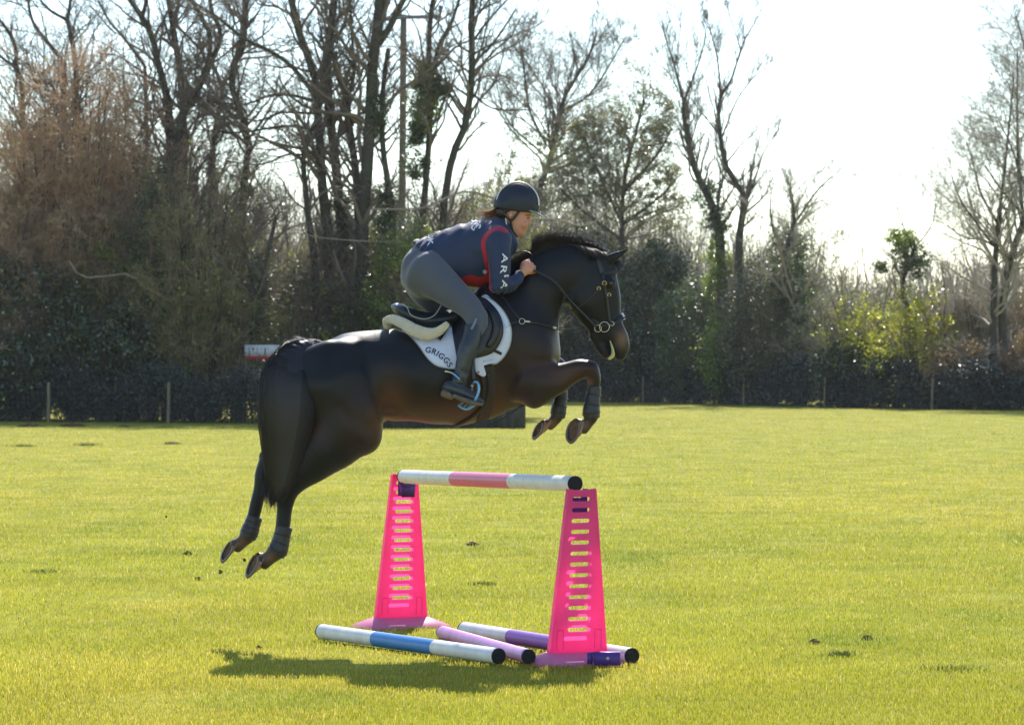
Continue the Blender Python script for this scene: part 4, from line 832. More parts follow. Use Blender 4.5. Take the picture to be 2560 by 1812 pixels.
# near hind leg
nh = [(872, 1065, -.175, 80, .8), (820, 1118, -.17, 66, .85), (770, 1162, -.165, 50, .8), (735, 1200, -.16, 36, .8), (716, 1232, -.155, 27, .9), (712, 1268, -.15, 20, .9), (708, 1310, -.15, 18, .95), (700, 1350, -.15, 19, 1), (693, 1374, -.15, 23, 1), (676, 1391, -.15, 18, 1.05), (657, 1402, -.15, 21, 1.1)]
fh = [(850, 1040, .17, 80, .8), (790, 1090, .165, 64, .8), (720, 1125, .155, 44, .8), (676, 1150, .15, 29, .9), (660, 1178, .15, 22, .95), (652, 1215, .145, 18, 1), (642, 1255, .14, 16, 1), (631, 1300, .14, 17, 1), (622, 1333, .14, 21, 1), (606, 1352, .14, 16, 1.05), (590, 1362, .14, 19, 1.1)]
nf = [(1310, 945, -.15, 62, .7), (1345, 960, -.15, 52, .75), (1385, 948, -.145, 40, .8), (1425, 932, -.14, 29, .85), (1458, 920, -.14, 24, 1), (1476, 922, -.14, 22, 1.1), (1484, 942, -.14, 17, 1.1), (1484, 975, -.14, 13.5, 1), (1481, 1010, -.14, 13, 1), (1479, 1040, -.14, 17, 1), (1468, 1058, -.14, 14, 1), (1456, 1068, -.14, 17, 1.1)]
ff = [(1300, 930, .15, 60, .7), (1335, 925, .15, 46, .8), (1370, 917, .145, 32, .85), (1396, 914, .14, 21, 1), (1404, 932, .14, 16, 1.1), (1403, 965, .14, 13, 1), (1399, 1005, .14, 12.5, 1), (1394, 1035, .14, 16, 1), (1384, 1052, .14, 13, 1), (1372, 1060, .14, 16, 1.1)]
for L_, k in ((nh, .05), (fh, .05), (nf, .04), (ff, .04)): FH.add(limb(L_, 4, .7), k)
FH.add(limb([(690, 1195, -.158, 14, .8), (712, 1190, -.16, 20, .8)], 3), .02); FH.add(limb([(655, 1137, .15, 10, .8), (672, 1140, .15, 18, .8)], 3), .02)   # points of the hocks
FH.add(limb([(1335, 1000, -.15, 18, .9), (1350, 975, -.15, 30, .8)], 3), .04)   # elbow
# muscle and vein relief
sl = FH.sub(FH.lo, FH.lo + FH.n * FH.h); gxx, gyy, gzz = [FH.ax[0][:, None, None], FH.ax[1][None, :, None], FH.ax[2][None, None, :]]
FH.f += (0.0030 * np.sin(gxx * 23 + gzz * 11) * np.sin(gzz * 19 - gxx * 7)).astype(np.float32)
for (x0, y0, x1, y1, dep) in ((905, 870, 968, 1050, .013), (1240, 800, 1205, 980, .010), (1385, 790, 1300, 700, .008), (780, 1000, 745, 1130, .009), (1450, 790, 1480, 735, .006), (860, 1010, 905, 1130, .006), (1290, 940, 1350, 900, .008), (1330, 760, 1350, 870, .007), (840, 850, 830, 930, .005), (1395, 940, 1440, 925, .004), (1020, 900, 1010, 1030, .003), (1060, 930, 1050, 1040, .003), (1535, 770, 1520, 700, .004)):
    a, b = hp(x0, y0), hp(x1, y1); ab = (b - a)[[0, 2]]; t = np.clip(((gxx - a[0]) * ab[0] + (gzz - a[2]) * ab[1]) / (ab @ ab), 0, 1)
    dd = np.sqrt((gxx - a[0] - t * ab[0]) ** 2 + (gzz - a[2] - t * ab[1]) ** 2); FH.f += (dep * np.exp(-(dd / .035) ** 2)).astype(np.float32)
FH.prep_near(3)
V, Q = FH.mesh(2)
# coat pattern: black with brown flank, belly, muzzle and pasterns (a dark bay)
def px_of(V): return 1280 + V[:, 0] * FPX / V[:, 1], 905 + (CAMZ - V[:, 2]) * FPX / V[:, 1]
X_, Y_ = px_of(V)
def blob(cx, cy, rx, ry, p=1.0): return np.exp(-(((X_ - cx) / rx) ** 2 + ((Y_ - cy) / ry) ** 2) ** p)
black = np.array([0.0085, 0.0085, 0.0115]); brown = np.array([0.074, 0.034, 0.018]); tan = np.array([0.15, 0.085, 0.05])
w = np.clip(blob(1080, 1060, 190, 60) * 1.1 + blob(975, 1010, 35, 60) * 1.0 + blob(1220, 1000, 70, 60) * .75 + blob(1310, 900, 110, 90) * .26 + blob(790, 1075, 22, 32) * .5 + blob(1425, 930, 75, 40) * .6, 0, 1)[:, None]
w2 = np.clip(blob(1557, 846, 16, 22) * 1.0 + blob(1400, 960, 30, 30) * .1 + blob(1473, 955, 9, 10) * .9 + blob(672, 1392, 22, 18) * .8 + blob(600, 1355, 22, 18) * .8 + blob(1462, 1062, 18, 16) * .8 + blob(1378, 1056, 18, 16) * .8, 0, 1)[:, None]
colr = black * (1 - w) + brown * w; colr = colr * (1 - w2) + tan * w2
HORSE = empty("horse", (hp(1060, 960)[0], HD, 0), "dark bay horse leaping over the pole with forelegs tucked, tail hanging", "horse")
mesh_obj("body", V, Q, None, M_coat, True, colr, par=HORSE)
for s in (-1,):
    m = MB(); c = hp(1527, 707, s * .098)
    th = np.linspace(0, np.pi, 9); V_ = []; nn = 14
    for a in th:
        for b in range(nn): V_.append(c + np.array([.017 * math.sin(a) * math.cos(2 * math.pi * b / nn), .012 * math.sin(a) * math.sin(2 * math.pi * b / nn), .015 * math.cos(a)]))
    m.add(V_, [[i * nn + j, i * nn + (j + 1) % nn, (i + 1) * nn + (j + 1) % nn, (i + 1) * nn + j] for i in range(8) for j in range(nn)]); m.build("eye", M_eye, HORSE, smooth=True)
m = MB()
mesh_obj("foam", *(lambda f: f.mesh(1))(Field(hp(1490, 910, -.08), hp(1560, 820, .08), .004).add(limb([(1518, 834, 0, 1.6, 6), (1525, 852, 0, 2.2, 9), (1531, 870, 0, 3.6, 7), (1532, 886, 0, 5.5, 5), (1524, 894, 0, 5, 4)], 4), .01)), None, M_foam, par=HORSE)
# hooves: horn wall, sole, steel shoe
def hoof(cor, rc, heel, toe, wl, twist):
    """cor (x,y,dy) coronet centre, rc px radius, heel/toe pixels of the sole, wl half width m, twist px lateral tilt"""
    dy = cor[2]; A, B = hp(*heel, dy), hp(*toe, dy); C = (A + B) / 2; U = (B - A) / 2; Wv = np.array([-twist * HD / FPX, wl, 0]); cc = hp(*cor); ax = cc - C
    Uc = U / np.linalg.norm(U) * rc * HD / FPX; Wc = np.array([0, rc * HD / FPX * 1.05, 0]); n = 28; rings = []; an = np.arange(n) * 2 * np.pi / n
    sq = 1 + .06 * np.cos(2 * an)
    for t in (-.12, 0, .12, .4, .7, .94, 1.0):
        cen = cc + (C - cc) * max(t, -.12); u = Uc * (1 - max(t, 0)) + U * max(t, 0); w_ = Wc * (1 - max(t, 0)) + Wv * max(t, 0); k = 1.0 if t > 0 else (.8 if t < 0 else 1.03)
        rings.append(cen + (np.cos(an) * sq)[:, None] * u * k + np.sin(an)[:, None] * w_ * k)
    V = np.vstack(rings); Q = [[i * n + j, i * n + (j + 1) % n, (i + 1) * n + (j + 1) % n, (i + 1) * n + j] for i in range(6) for j in range(n)]
    h = mesh_obj("hoof", V, Q, None, M_horn, True, par=HORSE)
    nrm = np.cross(U, Wv); nrm /= np.linalg.norm(nrm); nrm = nrm if nrm @ (cc - C) < 0 else -nrm
    rs = []
    for k, off in ((.86, .001), (.80, -.008), (.5, -.012), (.15, -.008)): rs.append(C + nrm * off + (np.cos(an) * sq)[:, None] * U * k + np.sin(an)[:, None] * Wv * k)
    V = np.vstack(rs + [[C - nrm * .006]]); Q = [[i * n + j, i * n + (j + 1) % n, (i + 1) * n + (j + 1) % n, (i + 1) * n + j] for i in range(3) for j in range(n)]; T = [[3 * n + j, 3 * n + (j + 1) % n, 4 * n] for j in range(n)]
    s = mesh_obj("sole", V, Q, T, M_sole, True, par=HORSE); s.parent = h
    an2 = np.linspace(rad(38) - np.pi, np.pi - rad(38), 26); P = C + nrm * .003 + (np.cos(an2) * .9)[:, None] * U + (np.sin(an2) * .9)[:, None] * Wv
    n2 = len(an2); io = [C + nrm * o + (np.cos(an2) * k)[:, None] * U + (np.sin(an2) * k)[:, None] * Wv for k, o in ((.99, -.001), (.99, .007), (.76, .007), (.76, -.001))]
    V = np.stack(io, 1).reshape(-1, 3); Q = [[i * 4 + j, i * 4 + (j + 1) % 4, (i + 1) * 4 + (j + 1) % 4, (i + 1) * 4 + j] for i in range(n2 - 1) for j in range(4)] + [[0, 1, 2, 3], [(n2 - 1) * 4 + q for q in (3, 2, 1, 0)]]
    s = mesh_obj("horseshoe", V, Q, None, M_shoe, False, par=HORSE); s.parent = h
hoof((658, 1401, -.15), 21, (645, 1381), (619, 1443), .058, 13)
hoof((592, 1361, .14), 19, (583, 1348), (556, 1405), .058, 13)
hoof((1456, 1067, -.14), 19, (1440, 1046), (1427, 1107), .052, 17)
hoof((1373, 1059, .14), 18, (1357, 1050), (1335, 1098), .052, 10)
# protective boots on the legs
def lboot(rows, nm="tendon_boot"):
    L_ = limb(rows, 5, .25); lo, hi = L_.lo - .05, L_.hi + .05; f = Field(lo, hi, .005).add(L_, .005); Vb, Qb = f.mesh(1); b = mesh_obj(nm, Vb, Qb, None, M_boot, True, par=HORSE)
    for t in (.25, .5, .78):
        i = t * (len(rows) - 1); a = int(i); u = i - a; r0, r1 = rows[a], rows[a + 1]; c = [r0[k] * (1 - u) + r1[k] * u for k in range(5)]
        dirv = np.array([r1[0] - r0[0], r1[1] - r0[1]], float); dirv /= np.linalg.norm(dirv); an = np.linspace(0, 2 * np.pi, 20); rr = (c[3] + 1.2) * HD / FPX
        cen = hp(c[0], c[1], c[2]); uu = np.array([-dirv[1], 0, -dirv[0]]) * -1; P = cen + np.cos(an)[:, None] * uu * rr + np.sin(an)[:, None] * np.array([0, rr * c[4], 0])
        m = MB(); m.tube(P, .004, 5, caps=False); s_ = m.build("strap", M_hair, HORSE); s_.parent = b
lboot([(1486, 966, -.14, 17, 1), (1484, 985, -.14, 17.5, 1), (1480, 1010, -.14, 20, 1), (1478, 1030, -.14, 22, 1), (1480, 1043, -.14, 20, 1)])
lboot([(1405, 975, .14, 15, 1), (1401, 1000, .14, 17, 1), (1396, 1025, .14, 20, 1), (1395, 1042, .14, 18, 1)])
lboot([(711, 1316, -.15, 21, 1), (706, 1335, -.15, 21, 1), (701, 1355, -.15, 22.5, 1), (695, 1374, -.15, 24.5, 1), (690, 1384, -.15, 22, 1)], "fetlock_boot")
lboot([(637, 1291, .14, 20, 1), (631, 1308, .14, 20.5, 1), (625, 1325, .14, 23, 1), (619, 1341, .14, 22, 1)], "fetlock_boot")
# hair
def strands(name, P, w, mat_, par_, k=3, tip=.25):
    n, m_, _ = P.shape; R = np.tile(np.linspace(1, tip, m_), (n, 1)) * w; V, Q = tubes(P, R, k); return mesh_obj(name, V, Q, None, mat_, False, par=par_)
rt = np.random.default_rng(5)
spine = resample(crom([(806, 863), (780, 868), (748, 892), (730, 932), (724, 988), (719, 1052), (712, 1122), (702, 1190), (690, 1254)], 5), 24)
wid = np.interp(np.linspace(0, 1, 24), [0, .07, .16, .27, .42, .58, .75, .9, 1], [10, 24, 46, 67, 70, 62, 46, 30, 15])
tdy = lambda i: -.24 * (1 - np.exp(-np.asarray(i) / 3.5))
rows = [(x, y, float(tdy(i)), w, .5) for i, ((x, y), w) in enumerate(zip(spine, wid))]
tl = limb([(r[0] + 2, r[1], r[2], r[3], r[4]) for r in rows[::2]], 3, .5); ft = Field(tl.lo - .04, tl.hi + .04, .009).add(tl, .01); V, Q = ft.mesh(1)
FTL = ft; TAIL = mesh_obj("tail", V, Q, None, M_hair, True, par=HORSE)
n = 5200; P = np.zeros((n, 14, 3)); off = rt.normal(size=n).clip(-2, 2) / 2; dep = rt.normal(size=n).clip(-2, 2) / 2; s0 = rt.random(n) ** 1.5 * .75; s1 = np.minimum(s0 + .25 + .35 * rt.random(n), 1.03 + .02 * rt.normal(size=n))
for k in range(14):
    s = s0 + (s1 - s0) * k / 13; ii = np.clip(s, 0, 1) * 23; x = np.interp(ii, range(24), spine[:, 0]); y = np.interp(ii, range(24), spine[:, 1]); ww = np.interp(ii, range(24), wid)
    y2 = np.interp(np.minimum(ii + .5, 23), range(24), spine[:, 1]); x2 = np.interp(np.minimum(ii + .5, 23), range(24), spine[:, 0]); tx, ty = x2 - x + 1e-3, y2 - y + 1e-3; l = np.hypot(tx, ty); nxx, nyy = -ty / l, tx / l
    o = off * 1.12 * (1 + .03 * k / 13); ph = rt.random(n) * 0
    P[:, k, 0] = (x + nxx * ww * o + 1.5 * np.sin(k * .9 + off * 9)) ; P[:, k, 2] = (y + nyy * ww * o) ; rr = np.sqrt(np.clip(1.15 - o ** 2, 0.02, 1)); P[:, k, 1] = tdy(ii) + np.sign(dep) * ww * .53 * rr * HD / FPX
q = P.copy(); dpt = HD + P[..., 1]; P[..., 0] = (q[..., 0] - 1280) * dpt / FPX; P[..., 2] = CAMZ - (q[..., 2] - 905) * dpt / FPX; P[..., 1] = dpt
o = strands("hair", P, .0017, M_hair, HORSE); o.parent = TAIL
def tuft_hair(name, par_, base, tip, n, spread, w, mat_, curve=(0, 0), m_=8, seed=3, dyr=.04):
    """hair from a base polyline to a tip polyline (photo pixels)"""
    r = np.random.default_rng(seed); t = r.random(n); B = resample(np.array(base, float), 40); T = resample(np.array(tip, float), 40); i = t * 39
    b = np.stack([np.interp(i, range(40), B[:, c]) for c in range(2)], 1); e = np.stack([np.interp(i, range(40), T[:, c]) for c in range(2)], 1) + r.normal(size=(n, 2)) * spread; dy = r.normal(size=n) * dyr
    L = .5 + .6 * r.random(n); P = np.zeros((n, m_, 3))
    for k in range(m_):
        u = k / (m_ - 1); x = b[:, 0] + (e[:, 0] - b[:, 0]) * u * L + curve[0] * u * (1 - u) * 4; y = b[:, 1] + (e[:, 1] - b[:, 1]) * u * L + curve[1] * u * (1 - u) * 4
        d = HD + dy * (.4 + u); P[:, k] = np.stack([(x - 1280) * d / FPX, d, CAMZ - (y - 905) * d / FPX], -1)
    return strands(name, P, w, mat_, par_)
mc = Field(hp(1325, 645, -.06), hp(1530, 580, .06), .005).add(limb([(1350, 612, 0, 9, .35), (1380, 604, 0, 14, .35), (1430, 603, 0, 15, .35), (1475, 613, 0, 12, .4), (1512, 630, 0, 8, .5)], 5), .01)
V, Q = mc.mesh(1); MANE = mesh_obj("mane", V, Q, None, M_hair, True, par=HORSE)
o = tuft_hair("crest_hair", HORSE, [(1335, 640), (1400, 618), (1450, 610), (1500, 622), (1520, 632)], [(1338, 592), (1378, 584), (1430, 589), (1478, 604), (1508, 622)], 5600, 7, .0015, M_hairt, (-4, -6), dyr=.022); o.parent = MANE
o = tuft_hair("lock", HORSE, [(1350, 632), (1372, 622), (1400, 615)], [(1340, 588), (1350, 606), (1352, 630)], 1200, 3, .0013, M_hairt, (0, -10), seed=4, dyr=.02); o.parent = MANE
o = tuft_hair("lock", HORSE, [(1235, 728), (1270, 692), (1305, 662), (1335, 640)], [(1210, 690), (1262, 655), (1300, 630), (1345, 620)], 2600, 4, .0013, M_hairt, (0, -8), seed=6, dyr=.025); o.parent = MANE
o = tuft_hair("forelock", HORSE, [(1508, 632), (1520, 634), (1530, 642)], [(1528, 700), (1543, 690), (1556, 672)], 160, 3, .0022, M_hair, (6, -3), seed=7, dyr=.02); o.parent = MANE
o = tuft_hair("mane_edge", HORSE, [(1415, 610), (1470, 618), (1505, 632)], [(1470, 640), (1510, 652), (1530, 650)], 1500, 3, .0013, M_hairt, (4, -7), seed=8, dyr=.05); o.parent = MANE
o = tuft_hair("wisps", HORSE, [(668, 1190), (690, 1215), (722, 1205)], [(654, 1244), (678, 1268), (716, 1272)], 420, 6, .0014, M_hair, (-3, 4), seed=9, dyr=.05); o.parent = TAIL
for v in (o.data,):
    co = np.zeros(len(v.vertices) * 3, np.float32); v.vertices.foreach_get("co", co); co = co.reshape(-1, 3); co[:, 1] -= .2; v.vertices.foreach_set("co", co.ravel())
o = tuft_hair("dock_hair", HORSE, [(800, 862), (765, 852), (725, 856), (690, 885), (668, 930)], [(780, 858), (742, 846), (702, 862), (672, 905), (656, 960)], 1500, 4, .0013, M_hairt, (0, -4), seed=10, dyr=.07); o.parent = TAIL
print("horse", round(time.time() - T_START, 1))
# ---------------------------------------------------------------- saddlery
M_leather = pmat("black_leather", (0.010, 0.010, 0.013), 0.36, 0.5, var=.2, vscale=12, bump=.15, bscale=90)
M_navy = pmat("navy_leather", (0.016, 0.019, 0.028), 0.38, 0.5, bump=.1, bscale=90)
M_pad = pmat("white_quilt", (0.66, 0.70, 0.84), 0.85, 0.2, bump=.35, bscale=45, sheen=.2)
M_fleece = pmat("cream_sheepskin", (0.62, 0.56, 0.42), 0.95, 0.1, bump=1.0, bscale=70, var=.08, vscale=14, sheen=.4)
M_pipe = pmat("pale_piping", (0.38, 0.37, 0.33), 0.5, .4)
M_brass = pmat("brass", (0.72, 0.52, 0.16), 0.28, 0.5, metal=.9)
M_chrome = pmat("bit_steel", (0.62, 0.60, 0.55), 0.25, 0.5, metal=.9)
M_blue = pmat("pale_blue_metal", (0.16, 0.36, 0.62), 0.3, 0.5, metal=.25)
M_print = pmat("navy_embroidery", (0.02, 0.022, 0.06), 0.7, .3)
def drape(x, y, off):                # photo pixels on the horse -> point lying `off` metres in front of its near flank
    x = np.asarray(x, float); y = np.asarray(y, float); d = np.full(x.shape, HD - .25)
    for _ in range(4): X = (x - 1280) * d / FPX; Z = CAMZ - (y - 905) * d / FPX; d = FH.near_y(X, Z) - off
    return np.stack([(x - 1280) * d / FPX, d, CAMZ - (y - 905) * d / FPX], -1)
def inside(poly, X, Y):
    poly = np.asarray(poly); c = np.zeros(X.shape, bool); n = len(poly)
    for i in range(n):
        x0, y0 = poly[i]; x1, y1 = poly[(i + 1) % n]; m = ((y0 > Y) != (y1 > Y)); xi = (x1 - x0) * (Y - y0) / (y1 - y0 + 1e-12) + x0; c ^= m & (X < xi)
    return c
def tri_fill(poly, step):            # fine triangulation of a closed outline
    from mathutils.geometry import delaunay_2d_cdt
    poly = [tuple(p) for p in poly]; P = []
    for a, b in zip(poly, poly[1:] + poly[:1]):
        a, b = np.array(a, float), np.array(b, float); n = max(1, int(np.linalg.norm(b - a) / step)); P += [a + (b - a) * t / n for t in range(n)]
    P = np.array(P); nb = len(P); x0, y0 = P.min(0); x1, y1 = P.max(0); gx_, gy_ = np.meshgrid(np.arange(x0, x1, step), np.arange(y0, y1, step)); gx_ = gx_ + .5 * step * (np.arange(gx_.shape[0]) % 2)[:, None]
    m = inside(P, gx_, gy_); G = np.stack([gx_[m], gy_[m]], 1)
    if len(G): dmin = np.sqrt(((G[:, None] - P[None]) ** 2).sum(-1)).min(1); G = G[dmin > step * .5]
    A = np.vstack([P, G]); r = delaunay_2d_cdt([Vector(v) for v in A], [(i, (i + 1) % nb) for i in range(nb)], [], 0, 1e-4)
    vs = np.array([v[:] for v in r[0]]); fs = np.array([f for f in r[2] if len(f) == 3]); cen = vs[fs].mean(1); fs = fs[inside(P, cen[:, 0], cen[:, 1])]
    return vs, fs
def patch(name, poly, off, thick, mat_, par_, step=5.0, smooth_poly=True, puff=0.0):
    if smooth_poly: p = np.array(poly + [poly[0]], float); poly = crom(p, 4)[:-1]
    vs, fs = tri_fill(poly, step); P = np.array([tuple(v) for v in poly])
    A = drape(vs[:, 0], vs[:, 1], off); edge = np.sqrt(((vs[:, None] - P[None]) ** 2).sum(-1)).min(1); A[:, 1] -= puff * (1 - np.exp(-edge / 8)); B = A.copy(); B[:, 1] += thick; n = len(A)
    from collections import Counter
    a, b, c = vs[fs[:, 0]], vs[fs[:, 1]], vs[fs[:, 2]]; sg = np.cross(b - a, c - a); fs[sg < 0] = fs[sg < 0][:, ::-1]     # pixel y runs downwards
    E = Counter(); dirs = {}
    for f in fs:
        for i in range(3): e = (f[i], f[(i + 1) % 3]); E[tuple(sorted(e))] += 1; dirs[tuple(sorted(e))] = e
    Q = [[dirs[e][0] , dirs[e][0] + n, dirs[e][1] + n, dirs[e][1]] for e, c_ in E.items() if c_ == 1]
    return mesh_obj(name, np.vstack([A, B]), Q, np.vstack([fs, fs[:, ::-1] + n]), mat_, True, par=par_)
def strap(name, pts, wpx, off, mat_, par_, thick=.004, n=None, onhorse=True, dy=None, sm=5):
    P = crom(np.array(pts, float), sm); T = np.gradient(P[:, :2], axis=0); T /= np.linalg.norm(T, axis=1, keepdims=True); N_ = np.stack([-T[:, 1], T[:, 0]], 1) * wpx / 2
    L_, R_ = P[:, :2] + N_, P[:, :2] - N_
    if onhorse: A, B = drape(L_[:, 0], L_[:, 1], off), drape(R_[:, 0], R_[:, 1], off)
    else: A = np.array([hp(x, y, d) for (x, y), d in zip(L_, P[:, 2])]); B = np.array([hp(x, y, d) for (x, y), d in zip(R_, P[:, 2])])
    A2, B2 = A + [0, thick, 0], B + [0, thick, 0]; V = np.stack([A, B, B2, A2], 1).reshape(-1, 3); m_ = len(A)
    Q = [[i * 4 + j, i * 4 + (j + 1) % 4, (i + 1) * 4 + (j + 1) % 4, (i + 1) * 4 + j] for i in range(m_ - 1) for j in range(4)] + [[3, 2, 1, 0], [(m_ - 1) * 4 + j for j in range(4)]]
    return mesh_obj(name, V, Q, None, mat_, False, par=par_)
def ringp(name, cx, cy, r, rt_, dy, mat_, par_, a0=0, a1=360, sx=1.0, tilt=0, off=None):
    an = np.radians(np.linspace(a0, a1, 28)); X = cx + r * sx * np.cos(an); Y = cy - r * np.sin(an)
    P = drape(X, Y, off) if off is not None else np.array([hp(x, y, dy) for x, y in zip(X, Y)])
    if off is not None: P[:, 1] = P[:, 1].mean() * .7 + P[:, 1] * .3
    m = MB(); m.tube(P, rt_, 8); return m.build(name, mat_, par_, smooth=True)
def text_mesh(txt, size, spacing=1.0):
    cu = bpy.data.curves.new("t", 'FONT'); cu.body = txt; cu.size = size; cu.space_character = spacing; cu.offset = size * .012; cu.resolution_u = 4; ob = bpy.data.objects.new("t", cu); COL.objects.link(ob)
    dg = bpy.context.evaluated_depsgraph_get(); dg.update(); me = bpy.data.meshes.new_from_object(ob.evaluated_get(dg)); V = np.zeros(len(me.vertices) * 3); me.vertices.foreach_get("co", V); V = V.reshape(-1, 3)
    F = [list(p.vertices) for p in me.polygons]; bpy.data.objects.remove(ob); bpy.data.meshes.remove(me); return V, F
def poly_obj(name, V, F, mat_, par_):
    me = bpy.data.meshes.new(name); o = par_.location; me.from_pydata([tuple(np.array(v) - np.array(o)) for v in V], [], F); me.materials.append(mat_); ob = bpy.data.objects.new(name, me); COL.objects.link(ob); ob.parent = par_; return ob

PAD = empty("saddle_pad", drape(1100, 880, .01), "white saddle cloth with GRIGGS lettering lying under the saddle", "saddle pad")
padp = [(985, 820), (1002, 826), (1022, 836), (1046, 862), (1068, 893), (1088, 911), (1110, 918), (1136, 921), (1165, 920), (1188, 900), (1210, 903), (1234, 909), (1247, 904), (1262, 888), (1275, 862), (1279, 830), (1272, 801), (1256, 773), (1232, 750), (1207, 737), (1170, 795), (1120, 815), (1060, 826), (1015, 826)]
patch("cloth", padp, .016, .010, M_pad, PAD, 5)
m = MB(); P = drape(*np.array(crom(np.array(padp[:9]), 5)).T, .018); m.tube(P, .0035, 5); P = drape(*np.array(crom(np.array(padp[9:20]), 5)).T, .018); m.tube(P, .0035, 5); m.build("binding", M_pipe, PAD)
# embroidered surname on an arc
V_, F_ = text_mesh("GRIGGS", 1.0, 1.12); wT = V_[:, 0].max(); pth = crom(np.array([(1063, 872), (1082, 876), (1100, 886), (1117, 900), (1127, 914)], float), 8); d_ = np.r_[0, np.cumsum(np.linalg.norm(np.diff(pth, axis=0), axis=1))]
s_ = V_[:, 0] / wT * d_[-1]; bxx = np.interp(s_, d_, pth[:, 0]); byy = np.interp(s_, d_, pth[:, 1]); e_ = np.minimum(s_ + 1, d_[-1]); tx = np.interp(e_, d_, pth[:, 0]) - np.interp(e_ - 2, d_, pth[:, 0]); ty = np.interp(e_, d_, pth[:, 1]) - np.interp(e_ - 2, d_, pth[:, 1]); l_ = np.hypot(tx, ty)
hh = (V_[:, 1] - .35) / .7 * 14; poly_obj("lettering", drape(bxx + ty / l_ * hh, byy - tx / l_ * hh, .0225), F_, M_print, PAD)
strap("girth_loop", [(1237, 901), (1220, 905), (1203, 910)], 9, .030, M_pad, PAD, .006)
patch("girth_tab", [(1186, 894), (1204, 892), (1208, 908), (1211, 920), (1215, 934), (1211, 940), (1203, 939), (1190, 929), (1187, 912)], .030, .008, M_pad, PAD, 4)
strap("logo_patch", [(1230, 872), (1254, 884)], 7, .022, M_leather, PAD, .003)
ringp("tab_badge", 1196, 929, 2.2, .0018, 0, M_print, PAD, off=.041)

SAD = empty("saddle", hp(1100, 790, 0), "black jumping saddle with pale piping under the rider", "saddle")
seat = pairs([(980, 761, 990, 782, 0, .07), (996, 757, 1004, 798, 0, .14), (1025, 766, 1030, 812, 0, .19), (1060, 778, 1062, 822, 0, .20), (1100, 777, 1104, 822, 0, .19), (1145, 762, 1152, 812, 0, .16), (1186, 728, 1200, 790, 0, .12), (1212, 726, 1232, 775, 0, .08)], 5, .6)
f = Field(seat.lo - .05, seat.hi + .05, .008).add(seat, .01); f.add(Ell(hp(1075, 742, 0), (.20, .12, .075)), .03, cut=True); V, Q = f.mesh(2); mesh_obj("seat", V, Q, None, M_navy, True, par=SAD)
patch("flap", [(1098, 792), (1124, 800), (1134, 850), (1146, 905), (1168, 900), (1192, 894), (1226, 884), (1246, 864), (1257, 838), (1258, 811), (1249, 784), (1229, 758), (1203, 741), (1160, 752), (1118, 772)], .034, .016, M_leather, SAD, 5, puff=.008)
patch("knee_roll", [(1222, 762), (1243, 790), (1249, 815), (1243, 845), (1228, 868), (1216, 862), (1226, 838), (1230, 812), (1224, 788), (1212, 770)], .050, .014, M_leather, SAD, 4, puff=.014)
patch("girth_straps", [(1140, 880), (1192, 892), (1196, 905), (1142, 915)], .022, .01, M_leather, SAD, 5, smooth_poly=False)
strap("flap_point", [(1122, 800), (1112, 822), (1097, 847)], 11, .036, M_leather, SAD, .01)
P = np.array([hp(x, y, dy) for x, y, dy in crom(np.array([(1005, 757, -.135), (1018, 768, -.17), (1026, 785, -.20), (1045, 794, -.215), (1066, 796, -.215), (1085, 788, -.21), (1096, 774, -.20), (1102, 762, -.18)], float), 5)])
m = MB(); m.tube(P, .0032, 6); m.build("piping", M_pipe, SAD, smooth=True)
FL = empty("sheepskin_pad", hp(1040, 820, -.15), "cream sheepskin half pad curving under the back of the saddle", "sheepskin pad")
fl = Field(hp(940, 870, -.36), hp(1135, 780, .36), .006)
for s in (-1, 1):
    rows = [(968, 816, 0, 9), (966, 802, s * .03, 11), (980, 797, s * .09, 12), (1005, 806, s * .16, 14), (1035, 824, s * .235, 16), (1068, 834, s * .28, 16), (1095, 828, s * .30, 12), (1118, 810, s * .31, 9)]
    fl.add(limb([(x, y, dy, r * 1.0, .55) for x, y, dy, r in rows], 5), .02)
r_ = np.random.default_rng(3); fl.f += (r_.normal(size=fl.f.shape) * .0012).astype(np.float32)
V, Q = fl.mesh(1); mesh_obj("fleece", V, Q, None, M_fleece, True, par=FL)
# girth and stirrups
G = empty("girth", drape(1215, 960, .02), "dark girth strap running down behind the rider's toe to the belly", "girth")
patch("band", [(1196, 925), (1236, 905), (1240, 960), (1232, 1020), (1222, 1046), (1190, 1055), (1205, 1010), (1206, 960)], .012, .012, pmat("girth_elastic", (0.055, 0.042, 0.034), .8, .2, bump=.3, bscale=60), G, 6, smooth_poly=False)
strap("edge", [(1219, 930), (1222, 970), (1212, 1010), (1185, 1040), (1150, 1060), (1132, 1064)], 8, .020, M_leather, G, .006)
ST = empty("stirrup", hp(1190, 900, -.36), "pale blue stirrup iron hanging on a black leather under the rider's boot", "stirrup")
strap("stirrup_leather", [(1176, 880, -.395), (1181, 915, -.40), (1184, 952, -.405)], 12, 0, M_leather, ST, .006, onhorse=False)
m = MB(); arch = crom(np.array([(1186, 953, -.41), (1195, 957, -.42), (1197, 975, -.425), (1190, 995, -.425), (1186, 1002, -.42)], float), 6); m.tube([hp(*p) for p in arch], [.008] * 8 + [.010] * (len(arch) - 8), 8); m.build("iron_branch", M_blue, ST, smooth=True)
m = MB(); arch = crom(np.array([(1186, 953, -.41), (1182, 960, -.36), (1178, 985, -.30), (1182, 1000, -.30)], float), 6); m.tube([hp(*p) for p in arch], .007, 8); m.build("iron_branch", M_blue, ST, smooth=True)
